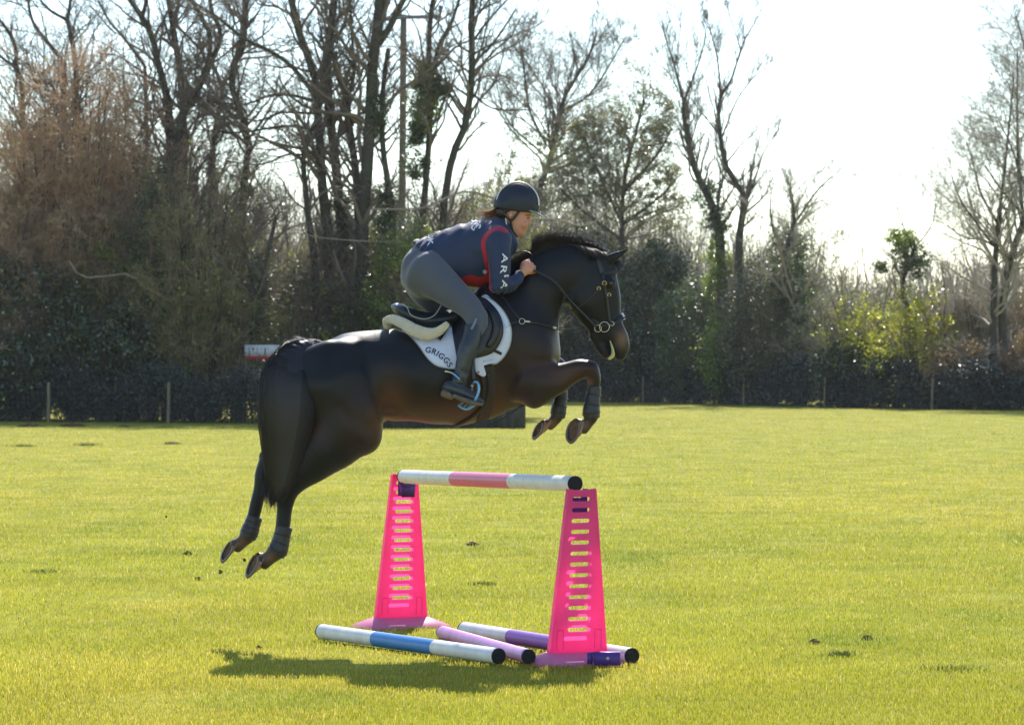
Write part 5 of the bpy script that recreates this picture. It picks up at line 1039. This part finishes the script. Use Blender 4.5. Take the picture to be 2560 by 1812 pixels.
m = MB(); tread = crom(np.array([(1147, 1013, -.40), (1163, 1000, -.36), (1176, 991, -.35), (1192, 993, -.36), (1197, 1002, -.40), (1186, 1012, -.43), (1170, 1021, -.44), (1158, 1020, -.43), (1147, 1013, -.40)], float), 5); m.tube([hp(*p) for p in tread], .0075, 8); m.build("tread_frame", M_blue, ST, smooth=True)
m = MB(); m.tube([hp(1160, 1016, -.425), hp(1180, 998, -.38)], .005, 6); m.tube([hp(1170, 1018, -.43), hp(1188, 1002, -.40)], .005, 6); m.build("tread_bar", M_blue, ST, smooth=True)
# breastplate
BP = empty("breastplate", drape(1300, 810, .01), "black leather breastplate with steel rings across the horse's chest", "breastplate")
strap("strap", [(1262, 816), (1278, 808), (1298, 803)], 7, .016, M_leather, BP)
strap("strap", [(1312, 802), (1340, 806), (1370, 813), (1392, 823)], 7, .008, M_leather, BP)
strap("strap", [(1245, 728), (1265, 750), (1282, 775), (1300, 797)], 6, .008, M_leather, BP)
strap("strap", [(1393, 824), (1396, 790), (1402, 765), (1412, 735)], 4, .010, M_leather, BP)
strap("belly_strap", [(1345, 1000, -.02), (1312, 1010, -.02), (1270, 1036, -.02), (1232, 1058, -.02), (1218, 1063, -.02)], 3.5, 0, M_leather, BP, .02, onhorse=False)
ringp("ring", 1305, 802, 7, .0022, 0, M_chrome, BP, off=.012)
strap("buckle", [(1312, 802), (1326, 803)], 5, .014, M_chrome, BP, .003)
strap("buckle", [(1383, 816), (1390, 821)], 6, .014, M_chrome, BP, .003)
# bridle
BR = empty("bridle", drape(1505, 700, .01), "black leather bridle with brass buckles and a ringed steel bit", "bridle")
strap("headpiece", [(1496, 640), (1500, 660), (1507, 684)], 13, .006, M_navy, BR)
strap("cheekpiece", [(1507, 682), (1510, 708), (1517, 745), (1521, 780), (1525, 806)], 7, .008, M_leather, BR)
strap("browband", [(1506, 684), (1525, 680), (1542, 678)], 8, .006, M_navy, BR)
strap("throatlash", [(1498, 716), (1480, 740), (1450, 765), (1428, 778)], 5, .006, M_leather, BR)
strap("noseband", [(1478, 796), (1505, 812), (1530, 808), (1548, 796), (1558, 788)], 9, .007, M_leather, BR)
strap("flash_strap", [(1527, 812), (1548, 800), (1562, 792)], 5, .012, M_leather, BR)
for x, y, r in ((1511, 707, 5), (1497, 720, 4.2), (1523, 736, 4)): ringp("buckle", x, y, r, .0022, 0, M_brass, BR, -60, 240, off=.014)
ringp("bit_ring", 1495, 820, 8.5, .0024, 0, M_chrome, BR, off=.020); ringp("bit_ring", 1511, 816, 12.5, .0024, 0, M_chrome, BR, off=.018)
ringp("bit_hook", 1530, 808, 5, .0022, 0, M_chrome, BR, -150, 110, off=.016)
m = MB(); m.tube([hp(1554, 782, -.01), hp(1558, 790, -.01), hp(1561, 798, -.01)], [.010, .012, .008], 8); m.build("nose_fleece", M_pad, BR, smooth=True)
strap("rein", [(1332, 674, -.17), (1352, 683, -.17), (1375, 695, -.165), (1395, 712, -.16), (1413, 735, -.145), (1432, 757, -.14), (1455, 780, -.13), (1478, 803, -.12), (1489, 815, -.11)], 5.5, 0, M_navy, BR, .004, onhorse=False)
strap("martingale_strap", [(1413, 735, -.15), (1409, 748, -.14), (1402, 765, -.12)], 3.5, 0, M_leather, BR, .003, onhorse=False)
ringp("martingale_ring", 1422, 745, 9, .0018, -.15, M_leather, BR)
P = np.array([hp(x, y, dy) for x, y, dy in crom(np.array([(1326, 660, -.13), (1330, 640, -.10), (1322, 630, -.06), (1305, 627, -.03), (1285, 633, 0), (1268, 642, .02), (1255, 652, .05)], float), 6)]); m = MB(); m.tube(P, .0035, 6); m.build("rein_loop", M_leather, BR, smooth=True)
print("tack", round(time.time() - T_START, 1))
# ---------------------------------------------------------------- the rider
M_skin = pmat("skin", (0.56, 0.27, 0.19), 0.5, 0.4, attr=True, sss=.15, bump=.03, bscale=80)
M_jacket = pmat("navy_sweatshirt", (1, 1, 1), 0.62, 0.35, attr=True, sheen=.12, bump=.12, bscale=50)
M_breech = pmat("grey_breeches", (0.082, 0.090, 0.118), 0.72, 0.3, sheen=.25, bump=.08, bscale=120, var=.06, vscale=6)
M_rboot = pmat("navy_leather_boot", (0.026, 0.032, 0.045), 0.32, 0.5, bump=.25, bscale=25, var=.15, vscale=8)
M_rsole = pmat("muddy_rubber_sole", (0.16, 0.135, 0.10), 0.9, 0.2, var=.35, vscale=35, bump=.6, bscale=60)
M_helm = pmat("navy_helmet", (0.016, 0.021, 0.036), 0.5, 0.4, bump=.05, bscale=120)
M_peak = pmat("grey_peak", (0.20, 0.25, 0.33), 0.3, 0.6)
M_silver = pmat("silver_piping", (0.62, 0.58, 0.58), 0.35, 0.5, metal=.3)
M_hairb = pmat("brown_hair", (0.30, 0.13, 0.045), 0.4, 0.5, transl=.35); M_haird = pmat("dark_brown_hair", (0.03, 0.018, 0.012), 0.45, 0.5)
M_wht = pmat("white_print", (0.72, 0.72, 0.76), 0.6, .3)
M_collar = pmat("white_collar", (0.6, 0.62, 0.62), .7, .3)
RID = empty("person", hp(1150, 700), "rider crouching forward over the saddle in navy sweatshirt, grey breeches and dark helmet", "person")
# body: one continuous skin surface (clothes go over it)
FB = Field(hp(990, 1030, -.50), hp(1365, 445, .50), .0065)
torso = [(1058, 606, 1130, 700, 0, .145), (1085, 590, 1172, 702, 0, .14), (1130, 575, 1208, 690, 0, .145), (1180, 563, 1250, 660, 0, .165), (1222, 554, 1272, 628, 0, .17), (1250, 555, 1280, 598, 0, .10)]
def shrunk(rows, k): return [(a + (c - a) * k, b + (d - b) * k, c - (c - a) * k, d - (d - b) * k, e, f_ * (1 - 1.2 * k)) for a, b, c, d, e, f_ in rows]
FB.add(pairs(shrunk(torso, .06), 4), .03)
NECK = limb([(1262, 586, 0, 17, 1), (1270, 574, 0, 19, 1), (1280, 560, 0, 20, 1)], 4)
face = [(1328, 500, 1246, 500, 0, .074), (1334, 520, 1247, 516, 0, .077), (1328, 536, 1250, 530, 0, .076), (1325, 545, 1253, 540, 0, .074), (1321, 554, 1258, 549, 0, .070), (1318, 563, 1264, 559, 0, .064), (1315, 572, 1270, 568, 0, .056), (1311, 580, 1276, 576, 0, .046), (1303, 587, 1283, 583, 0, .032)]
FF = Field(hp(1225, 640, -.13), hp(1345, 470, .13), .0032)
FF.add(pairs(face, 4, .8), .01); FF.add(Ell(hp(1290, 500), (.105, .078, .095)), .02)
FF.add(NECK, .02)
FF.add(limb([(1320, 539, 0, 4.0, .9), (1322.5, 547, 0, 4.6, .9), (1324.2, 554.5, 0, 4.8, 1.15), (1320, 560, 0, 4.6, 1.8)], 4), .007)                # nose
FF.add(limb([(1316, 565, 0, 3.4, 3.0), (1316.5, 569, 0, 2.8, 3.0)], 2), .005); FF.add(limb([(1313.5, 574, 0, 3.2, 3.0), (1312, 577, 0, 2.6, 3)], 2), .005)        # lips
FF.add(limb([(1308, 583, 0, 5.0, 2.2), (1306, 586, 0, 4.5, 2)], 2), .01)                                                             # chin
for s in (-1, 1):
    FF.add(Ell(hp(1321, 543.5, s * .034), (.010, .014, .008)), .008, cut=True)          # eye socket
    FF.add(Ell(hp(1319, 544, s * .034), (.011, .013, .0095)), .003)                     # eyeball under lid
    FF.add(Ell(hp(1309, 560, s * .046), (.026, .02, .022)), .02)                        # cheek
    FF.add(Ell(hp(1277, 536, s * .077), (.013, .010, .024), [[.95, 0, .3], [0, 1, 0], [-.3, 0, .95]]), .006)         # ear
    FF.add(Ell(hp(1278, 535, s * .088), (.007, .006, .013)), .004, cut=True)
FF.add(Ell(hp(1318, 571.2, 0), (.010, .020, .0016)), .002, cut=True)                     # parted lips
def arm(s, hand, elbow, sh=(1245, 596)):
    return [(sh[0], sh[1], s * .17, 22), (sh[0] + 3, 630, s * .205, 22), ((sh[0] + elbow[0]) / 2 + 2, 675, s * .225, 20), (elbow[0], elbow[1], s * elbow[2], 18), (elbow[0] + 24, elbow[1] - 6, s * (elbow[2] - .02), 16), ((elbow[0] + hand[0]) / 2 + 12, (elbow[1] + hand[1]) / 2 + 2, s * (hand[2] + .04), 12.5), (hand[0], hand[1], s * hand[2], 9.5)]
AN = arm(-1, (1303, 684, .165), (1250, 715, .235)); AF = arm(1, (1300, 668, .13), (1248, 705, .235))
for A_ in (AN, AF): FB.add(limb([(x, y, d, r) for x, y, d, r in A_], 4), .025)
hip = [(1058, 606, 1135, 696, 0, .15), (1030, 622, 1118, 722, 0, .17), (1013, 650, 1090, 735, 0, .18), (1010, 680, 1070, 735, 0, .16)]
FB.add(pairs(shrunk(hip, .05), 4, .2), .03)
def leg(s, k=1.0):
    if s > 0: return [(1052, 684, .105, 52 * k), (1078, 728, .15, 46 * k), (1116, 764, .21, 37 * k), (1162, 784, .275, 30 * k), (1193, 800, .31, 25 * k)]
    return [(1062, 676, s * .105, 54 * k), (1102, 708, s * .165, 44 * k), (1143, 741, s * .225, 35 * k), (1176, 770, s * .275, 29 * k), (1193, 797, s * .31, 25 * k)]
def shank(s, k=1.0): return [(1194, 800, s * .315, 23 * k), (1184, 835, s * .35, 22 * k), (1170, 872, s * .375, 22 * k), (1160, 905, s * .385, 18 * k), (1151, 935, s * .385, 15 * k), (1143, 960, s * .385, 14 * k)]
FTN = [(1120, 968, -.385, 14), (1140, 972, -.39, 15), (1165, 984, -.40, 12), (1188, 994, -.40, 10), (1203, 1001, -.40, 7)]
for s in (-1, 1): FB.add(limb(leg(s, .92), 4), .03); FB.add(limb(shank(s, .85), 4), .02)
FB.add(limb(FTN, 4), .02); FB.add(limb([(x, y, -d, r) for x, y, d, r in FTN], 4), .02)
FB.f += .011
FB.add(NECK, .02); FB.add(pairs(face, 4, .8), .01, grow=-.004)
V1, Q1 = FF.mesh(1); V0, Q0 = FB.mesh(1)
# hands with five separate fingers, closed round the rein
def hand(cx, cy, dy, s, sc=1.0):
    """wrist at (cx,cy); the back of the hand faces s (the outside)"""
    f = Field(hp(cx - 14, cy + 22, dy - .085), hp(cx + 44, cy - 46, dy + .085), .0028)
    q = lambda x, y, d: (cx + x * sc, cy + y * sc, dy - s * d)
    f.add(limb([(*q(-3, 2, 0), 9.5, 1), (*q(4, -6, 0), 10.5, .75), (*q(12, -14, .002), 14, .55), (*q(18, -19, .004), 14.5, .50)], 4, .6), .01)
    kn = [(13, -33, 5.0), (21, -29, 5.2), (26.5, -22, 5.0), (27.5, -13, 4.4)]
    for i, (x, y, r) in enumerate(kn):
        r = r * (.95 if i != 3 else .9); c = [(*q(x - 5, y + 5, .001), r * .95), (*q(x + 1, y, -.004), r), (*q(x + 6.5, y + 2, -.020), r * .92), (*q(x + 6, y + 5, -.040), r * .85), (*q(x - 1, y + 7.5, -.050), r * .8), (*q(x - 7, y + 8.5, -.040), r * .7)]
        f.add(limb([(a, b, c_, r_) for a, b, c_, r_ in c], 4, .9), .0035 if i else .004)
    th = [(*q(2, -14, -.012), 6.5), (*q(5, -26, -.024), 6.0), (*q(11, -33, -.034), 5.2), (*q(19, -36, -.034), 4.4)]
    f.add(limb([(a, b, c_, r_) for a, b, c_, r_ in th], 4, .9), .005)
    return f.mesh(1)
VN, QN = hand(1303, 687, -.165, 1); VF, QF = hand(1300, 668, .13, -1)
Vall = np.vstack([V0, V1, VN, VF]); Qall = np.vstack([Q0, Q1 + len(V0), QN + len(V0) + len(V1), QF + len(V0) + len(V1) + len(VN)])
X_, Y_ = px_of(Vall); tint = np.ones((len(Vall), 3))
lip = (np.abs(Vall[:, 1] - HD) < .022) & (X_ > 1309) & (np.abs(Y_ - 571.5) < 5.0); tint[lip] = [.95, .55, .6]
brow = (np.abs(np.abs(Vall[:, 1] - HD) - .036) < .022) & (X_ > 1313) & (np.abs(Y_ - (537.5 + (X_ - 1320) * .1)) < 1.6); tint[brow] = [.42, .34, .3]
eye = (np.abs(np.abs(Vall[:, 1] - HD) - .036) < .016) & (X_ > 1316.5) & (np.abs(Y_ - 544.2) < 1.2); tint[eye] = [.12, .12, .14]
ck = np.exp(-(((X_ - 1308) / 9) ** 2 + ((Y_ - 560) / 8) ** 2)); tint *= 1 - ck[:, None] * np.array([0, .12, .1])
mesh_obj("body", Vall, Qall, None, M_skin, True, tint, par=RID)
# clothes
FJ = Field(hp(1000, 770, -.36), hp(1330, 520, .36), .0055)
jk = [(1040, 604, 1128, 690, 0, .170), (1060, 594, 1155, 708, 0, .165), (1090, 581, 1185, 716, 0, .165), (1130, 568, 1218, 712, 0, .17), (1178, 556, 1256, 678, 0, .19), (1218, 547, 1280, 640, 0, .185), (1246, 545, 1290, 612, 0, .11)]
FJ.add(pairs(jk, 5, .35), .03)
FJ.add(limb([(1245, 572, 0, 28, 1), (1262, 570, 0, 27, 1), (1272, 562, 0, 24, .95)], 4, .3), .02)
FJ.add(limb([(1278, 598, -.02, 14, 2.2), (1286, 612, -.02, 10, 2.2), (1284, 628, -.02, 6, 2.2)], 4), .02)
for A_ in (AN, AF):
    A2 = [list(a) for a in A_]; k = [30, 28, 27, 26, 21, 16, 13]
    for a, kk in zip(A2, k): a[3] = kk
    A2[-1][0] -= 2; A2[-1][1] += 1; FJ.add(Ell(hp(A2[0][0], A2[0][1] - 2, A2[0][2]), (.082, .074, .078)), .035); FJ.add(limb([tuple(a) for a in A2], 4, .25), .035)
gX, gY, gZ = FJ.grid(FJ.sub(FJ.lo, FJ.lo + FJ.n * FJ.h)); PXX = 1280 + gX * FPX / gY; PYY = 905 + (CAMZ - gZ) * FPX / gY
bk = np.clip((650 - PYY + (PXX - 1150) * -.35) / 60, 0, 1) * np.clip((1240 - PXX) / 40, 0, 1)             # folds pulled across the back
u1 = (PXX * .80 + PYY * .60); fold = np.sin(u1 / 4.6 + 2.0 * np.sin(gY * 9 + PXX / 40)) * .55 + np.sin(u1 / 8.0 + 3.1 * np.sin(gY * 5 - PXX / 31)) * .8
u2 = (PXX * -.30 + PYY * .95); af = np.sin(u2 / 4.6 + 1.7 * np.sin(PXX / 9 + gY * 11)); am = np.clip(1 - np.abs(PYY - 712) / 40, 0, 1) * np.clip((PXX - 1215) / 15, 0, 1)
FJ.f += (np.abs(fold) * -.0085 * bk + af * .0050 * am + .0016 * np.sin(PXX / 17 + PYY / 13) * np.sin(gY * 14 + PYY / 19)).astype(np.float32)
FJ.f += (-.0060 * np.abs(np.sin((PXX * .5 - PYY * .86) / 13 + 2 * np.sin(gY * 7))) * np.clip(1 - np.hypot((PXX - 1185) / 60, (PYY - 640) / 60), 0, 1)).astype(np.float32)
FJ.add(Ell(hp(1300, 695, -.155), (.018, .03, .03)), .004, cut=True)
V, Q = FJ.mesh(1); X_, Y_ = px_of(V); navy = np.array([0.020, 0.032, 0.080]); C = np.tile(navy, (len(V), 1))
seam = crom(np.array([(1266, 577), (1253, 571), (1238, 571), (1222, 580), (1211, 596), (1208, 612), (1213, 640), (1219, 670), (1221, 700), (1224, 725)], float), 6); sd_ = np.sqrt((X_[:, None] - seam[None, :, 0]) ** 2 + (Y_[:, None] - seam[None, :, 1]) ** 2).min(1)
wS = np.clip((6.2 - sd_) / 2.2, 0, 1) * (V[:, 1] < HD - .02); C = C * (1 - wS[:, None]) + wS[:, None] * np.array([0.40, 0.016, 0.035])
red = (Y_ > 690 + 3 * np.sin(X_ / 7) - (X_ - 1146) * .02) & (X_ < 1219) & (V[:, 1] < HD + .02) & (X_ > 1140); C[red] = [0.42, 0.018, 0.018]
C[(np.hypot(X_ - 1212, Y_ - 679) < 5) & (V[:, 1] < HD)] = [.5, .5, .52]
mesh_obj("sweatshirt", V, Q, None, M_jacket, True, C, par=RID)
m = MB()
V_, F_ = text_mesh("x", 1.0)
class NearY:                          # lay prints on the sweatshirt
    pass
FJ.prep_near(1)
def drapeJ(x, y, off):
    x = np.asarray(x, float); y = np.asarray(y, float); d = np.full(x.shape, HD - .2)
    for _ in range(4): X = (x - 1280) * d / FPX; Z = CAMZ - (y - 905) * d / FPX; d = FJ.near_y(X, Z) - off
    return np.stack([(x - 1280) * d / FPX, d, CAMZ - (y - 905) * d / FPX], -1)
for ch, cx, cy, rot, hgt, wd in (("A", 1262, 645, 97, 15, 25), ("R", 1259, 674, 99, 15, 21), ("I", 1266, 689, 84, 11, 5), ("A", 1261, 711, 103, 15, 23)):
    V_, F_ = text_mesh(ch, 1.0); x = V_[:, 0]; y = V_[:, 1]; x = (x - (x.max() + x.min()) / 2) / (x.max() - x.min()) * wd; y = (y - (y.max() + y.min()) / 2) / (y.max() - y.min()) * hgt; a = rad(rot)
    poly_obj("sleeve_letter", drapeJ(cx + x * math.cos(a) + y * math.sin(a), cy + x * math.sin(a) - y * math.cos(a), .007), F_, M_wht, RID)
# shoulder-blade and waist prints follow the top of the back
def top_z(Xq, Yq):
    g = FJ.f < 0; i = np.clip(((Xq - FJ.lo[0]) / FJ.h), 0, FJ.n[0] - 1).astype(int); j = np.clip(((Yq - FJ.lo[1]) / FJ.h), 0, FJ.n[1] - 1).astype(int); col = g[i, j, ::-1]; k = FJ.n[2] - 1 - col.argmax(-1); return FJ.lo[2] + k * FJ.h
def back_print(txt, x0, x1, yy0, yy1, name):
    V_, F_ = text_mesh(txt, 1.0, 1.05); u = (V_[:, 0] - V_[:, 0].min()) / (V_[:, 0].max() - V_[:, 0].min()); v = (V_[:, 1] - V_[:, 1].min()) / (V_[:, 1].max() - V_[:, 1].min())
    Y = HD + yy0 + (yy1 - yy0) * u; X = ((x0 + (x1 - x0) * v) - 1280) * HD / FPX; Z = np.maximum(top_z(X, Y), np.maximum(top_z(X + .006, Y), top_z(X - .006, Y))) + .009; poly_obj(name, np.stack([X, Y, Z], 1), F_, M_wht, RID)
back_print("GRIGGS", 1178, 1203, .14, -.15, "back_print"); back_print(".CO.UK", 1070, 1084, .12, -.14, "waist_print")
FP = Field(hp(985, 850, -.42), hp(1250, 585, .42), .006)
hipc = [(1062, 602, 1140, 700, 0, .158), (1032, 617, 1124, 726, 0, .178), (1011, 646, 1096, 742, 0, .185), (1004, 680, 1070, 742, 0, .17)]
FP.add(pairs(hipc, 4, .5), .03)
for s in (-1, 1):
    FP.add(Ell(hp(1040, 668, s * .088), (.095, .085, .115)), .03)
    FP.add(limb(leg(s, 1.05), 5, .6), .03); FP.add(limb([(1192, 792, s * .305, 27), (1194, 806, s * .318, 25), (1188, 822, s * .335, 23)], 4), .02)
gX, gY, gZ = FP.grid(FP.sub(FP.lo, FP.lo + FP.n * FP.h)); PXX = 1280 + gX * FPX / gY; PYY = 905 + (CAMZ - gZ) * FPX / gY
cl = np.exp(-((gY - HD) / .012) ** 2) * np.clip((1040 - PXX + (PYY - 640) * .3) / 30, 0, 1); FP.f += (.014 * cl).astype(np.float32)
FP.f += (.0018 * np.sin((PXX * .6 + PYY * .8) / 7 + 2 * np.sin(gY * 8)) * np.clip(1 - np.hypot((PXX - 1195) / 40, (PYY - 790) / 35), 0, 1)).astype(np.float32)
V, Q = FP.mesh(1); mesh_obj("breeches", V, Q, None, M_breech, True, par=RID)
for s in (-1, 1):
    FO = Field(hp(1085, 1035, s * .39 - .12 if s < 0 else .22), hp(1225, 800, -.24 if s < 0 else .51), .005)
    FO.add(limb([(1183, 816, s * .345, 22), (1180, 840, s * .36, 23), (1171, 870, s * .378, 24), (1162, 903, s * .388, 21.5), (1155, 932, s * .388, 19.5), (1149, 955, s * .388, 19)], 4, .2), .01)
    FO.add(limb([(1124, 968, s * .388, 18), (1142, 973, s * .39, 19), (1162, 982, s * .40, 15), (1186, 994, s * .40, 11.5), (1203, 1002, s * .40, 8)], 4), .02)
    gX, gY, gZ = FO.grid(FO.sub(FO.lo, FO.lo + FO.n * FO.h)); PYY = 905 + (CAMZ - gZ) * FPX / gY; PXX = 1280 + gX * FPX / gY
    FO.f += (.0022 * np.sin((PYY - PXX * .4) / 4.0 + 2 * np.sin(PXX / 11)) * np.exp(-((PYY - 940) / 22) ** 2)).astype(np.float32)
    V, Q = FO.mesh(1); B = mesh_obj("riding_boot", V, Q, None, M_rboot, True, par=RID)
    m_ = Field(hp(1090, 1030, s * .40 - .1), hp(1225, 955, s * .40 + .1), .0045)
    m_.add(limb([(1106, 980, s * .39, 9, 2.6), (1118, 985, s * .39, 9.5, 2.7), (1131, 992, s * .39, 7, 2.7)], 4, .4), .006); m_.add(limb([(1136, 988, s * .40, 5.5, 4.5), (1160, 998, s * .405, 6.5, 5), (1185, 1006, s * .405, 6, 5.5), (1206, 1009, s * .405, 4, 5)], 4, .6), .008)
    V, Q = m_.mesh(1); o = mesh_obj("boot_sole", V, Q, None, M_rsole, True, par=RID); o.parent = B
strap("spur", [(1128, 930, -.43), (1137, 936, -.445), (1148, 946, -.44), (1155, 951, -.43)], 4.5, 0, M_blue, RID, .005, onhorse=False)
m = MB(); m.tube([hp(1130, 931, -.43), hp(1121, 928, -.42), hp(1113, 927, -.41)], [.004, .005, .007], 8); m.build("spur_neck", M_chrome, RID, smooth=True)
strap("boot_tab", [(1191, 795, -.405), (1184, 812, -.412), (1178, 822, -.415)], 6, 0, pmat("grey_tab", (.16, .20, .26), .5, .4), RID, .004, onhorse=False)
m = MB(); m.tube([hp(1178, 962, -.43), hp(1183, 965, -.435)], .005, 8); m.build("buckle", M_chrome, RID, smooth=True)
# helmet
FE = Field(hp(1225, 560, -.14), hp(1362, 445, .14), .0035)
c = hp(1294, 508); FE.add(Ell(c, (.147, .112, .146)), .01); FE.add(Ell(hp(1262, 512), (.072, .09, .072)), .03)
gX, gY, gZ = FE.grid(FE.sub(FE.lo, FE.lo + FE.n * FE.h)); PXX = 1280 + gX * FPX / gY; PYY = 905 + (CAMZ - gZ) * FPX / gY
low = (516 + (PXX - 1240) * .14 + 4 * np.cos((PXX - 1290) / 40.) - PYY); FE.f = np.maximum(FE.f, (-low * HD / FPX * .97).astype(np.float32))
inner = Ell(hp(1294, 512), (.128, .094, .125))(gX, gY, gZ); FE.f = np.maximum(FE.f, -inner)
FE.f -= (.004 * (1 / (1 + np.exp((np.abs(gY - HD) - .042) / .0025)))).astype(np.float32)      # raised centre panel
V, Q = FE.mesh(1); HE = mesh_obj("helmet", V, Q, None, M_helm, True, par=RID)
fp_ = Field(hp(1315, 555, -.10), hp(1365, 515, .10), .003); pk = pairs([(1322, 520, 1322, 533, 0, .088), (1334, 525, 1334, 535, 0, .082), (1347, 532, 1346, 539, 0, .070), (1357, 539, 1356, 544, 0, .042)], 5, .3); fp_.add(pk, .004); V, Q = fp_.mesh(1); o = mesh_obj("peak", V, Q, None, M_peak, True, par=RID); o.parent = HE
for s in (-1, 1):
    an = np.radians(np.linspace(-6, 184, 40)); yy = s * .046; k = math.sqrt(1 - (.046 / .112) ** 2); P = np.stack([c[0] + (.147 * k + .0085) * np.cos(an), np.full(40, HD + yy), c[2] + (.146 * k + .0085) * np.sin(an)], 1)
    lim = CAMZ - (516 + (1280 + P[:, 0] * FPX / HD - 1240) * .14 - 905) * HD / FPX; P = P[P[:, 2] > lim - .004]; m = MB(); m.tube(P, .0050, 6); o = m.build("piping", M_silver, RID, smooth=True); o.parent = HE
def hstrap(pts, w=5.0): return strap("chin_strap", pts, w, 0, M_leather, RID, .004, onhorse=False)
hstrap([(1300, 524, -.088), (1292, 535, -.092), (1283, 546, -.090), (1276, 551, -.086)], 7); hstrap([(1258, 524, -.090), (1266, 540, -.093), (1276, 551, -.086)], 5); hstrap([(1276, 549, -.086), (1278, 562, -.078), (1281, 575, -.068), (1288, 586, -.045), (1298, 590, -.01)], 6)
m = MB(); P = np.array([hp(x, y, dy) for x, y, dy in crom(np.array([(1264, 546, -.07), (1267, 562, -.075), (1272, 580, -.072), (1282, 596, -.05), (1288, 602, 0)], float), 6)]); m.tube(P, .005, 6); m.build("collar_edge", M_collar, RID, smooth=True)
def hairp(name, base, tip, n, sp, w, mt, cur, seed, dyr, par_=RID):
    return tuft_hair(name, par_, base, tip, n, sp, w, mt, cur, 8, seed, dyr)
hairp("ponytail", [(1243, 514), (1246, 530)], [(1188, 528), (1196, 546)], 240, 5, .0014, M_hairb, (6, 7), 11, .022)
fh_ = Field(hp(1225, 570, -.1), hp(1300, 500, .1), .004); fh_.add(Ell(hp(1258, 531), (.042, .080, .052)), .01); fh_.add(Ell(hp(1270, 524), (.05, .082, .03)), .01); fh_.add(Ell(hp(1244, 530), (.022, .045, .034)), .01); V, Q = fh_.mesh(1); mesh_obj("hair", V, Q, None, M_haird, True, par=RID)
print("rider", round(time.time() - T_START, 1))
# ---------------------------------------------------------------- thin spring haze
m = bpy.data.materials.new("haze"); m.use_nodes = True; nt = m.node_tree; nt.nodes.remove(nt.nodes["Principled BSDF"])
pv = nt.nodes.new("ShaderNodeVolumePrincipled"); pv.inputs["Color"].default_value = (0.86, 0.92, 1.0, 1); pv.inputs["Density"].default_value = HAZE; pv.inputs["Anisotropy"].default_value = 0.3
nt.links.new(pv.outputs[0], nt.nodes["Material Output"].inputs["Volume"])
mb = MB(); mb.box((0, 1230, 14), (1260, 2660, 31)); hz = mb.build("haze", m); tag(hz, kind="stuff")
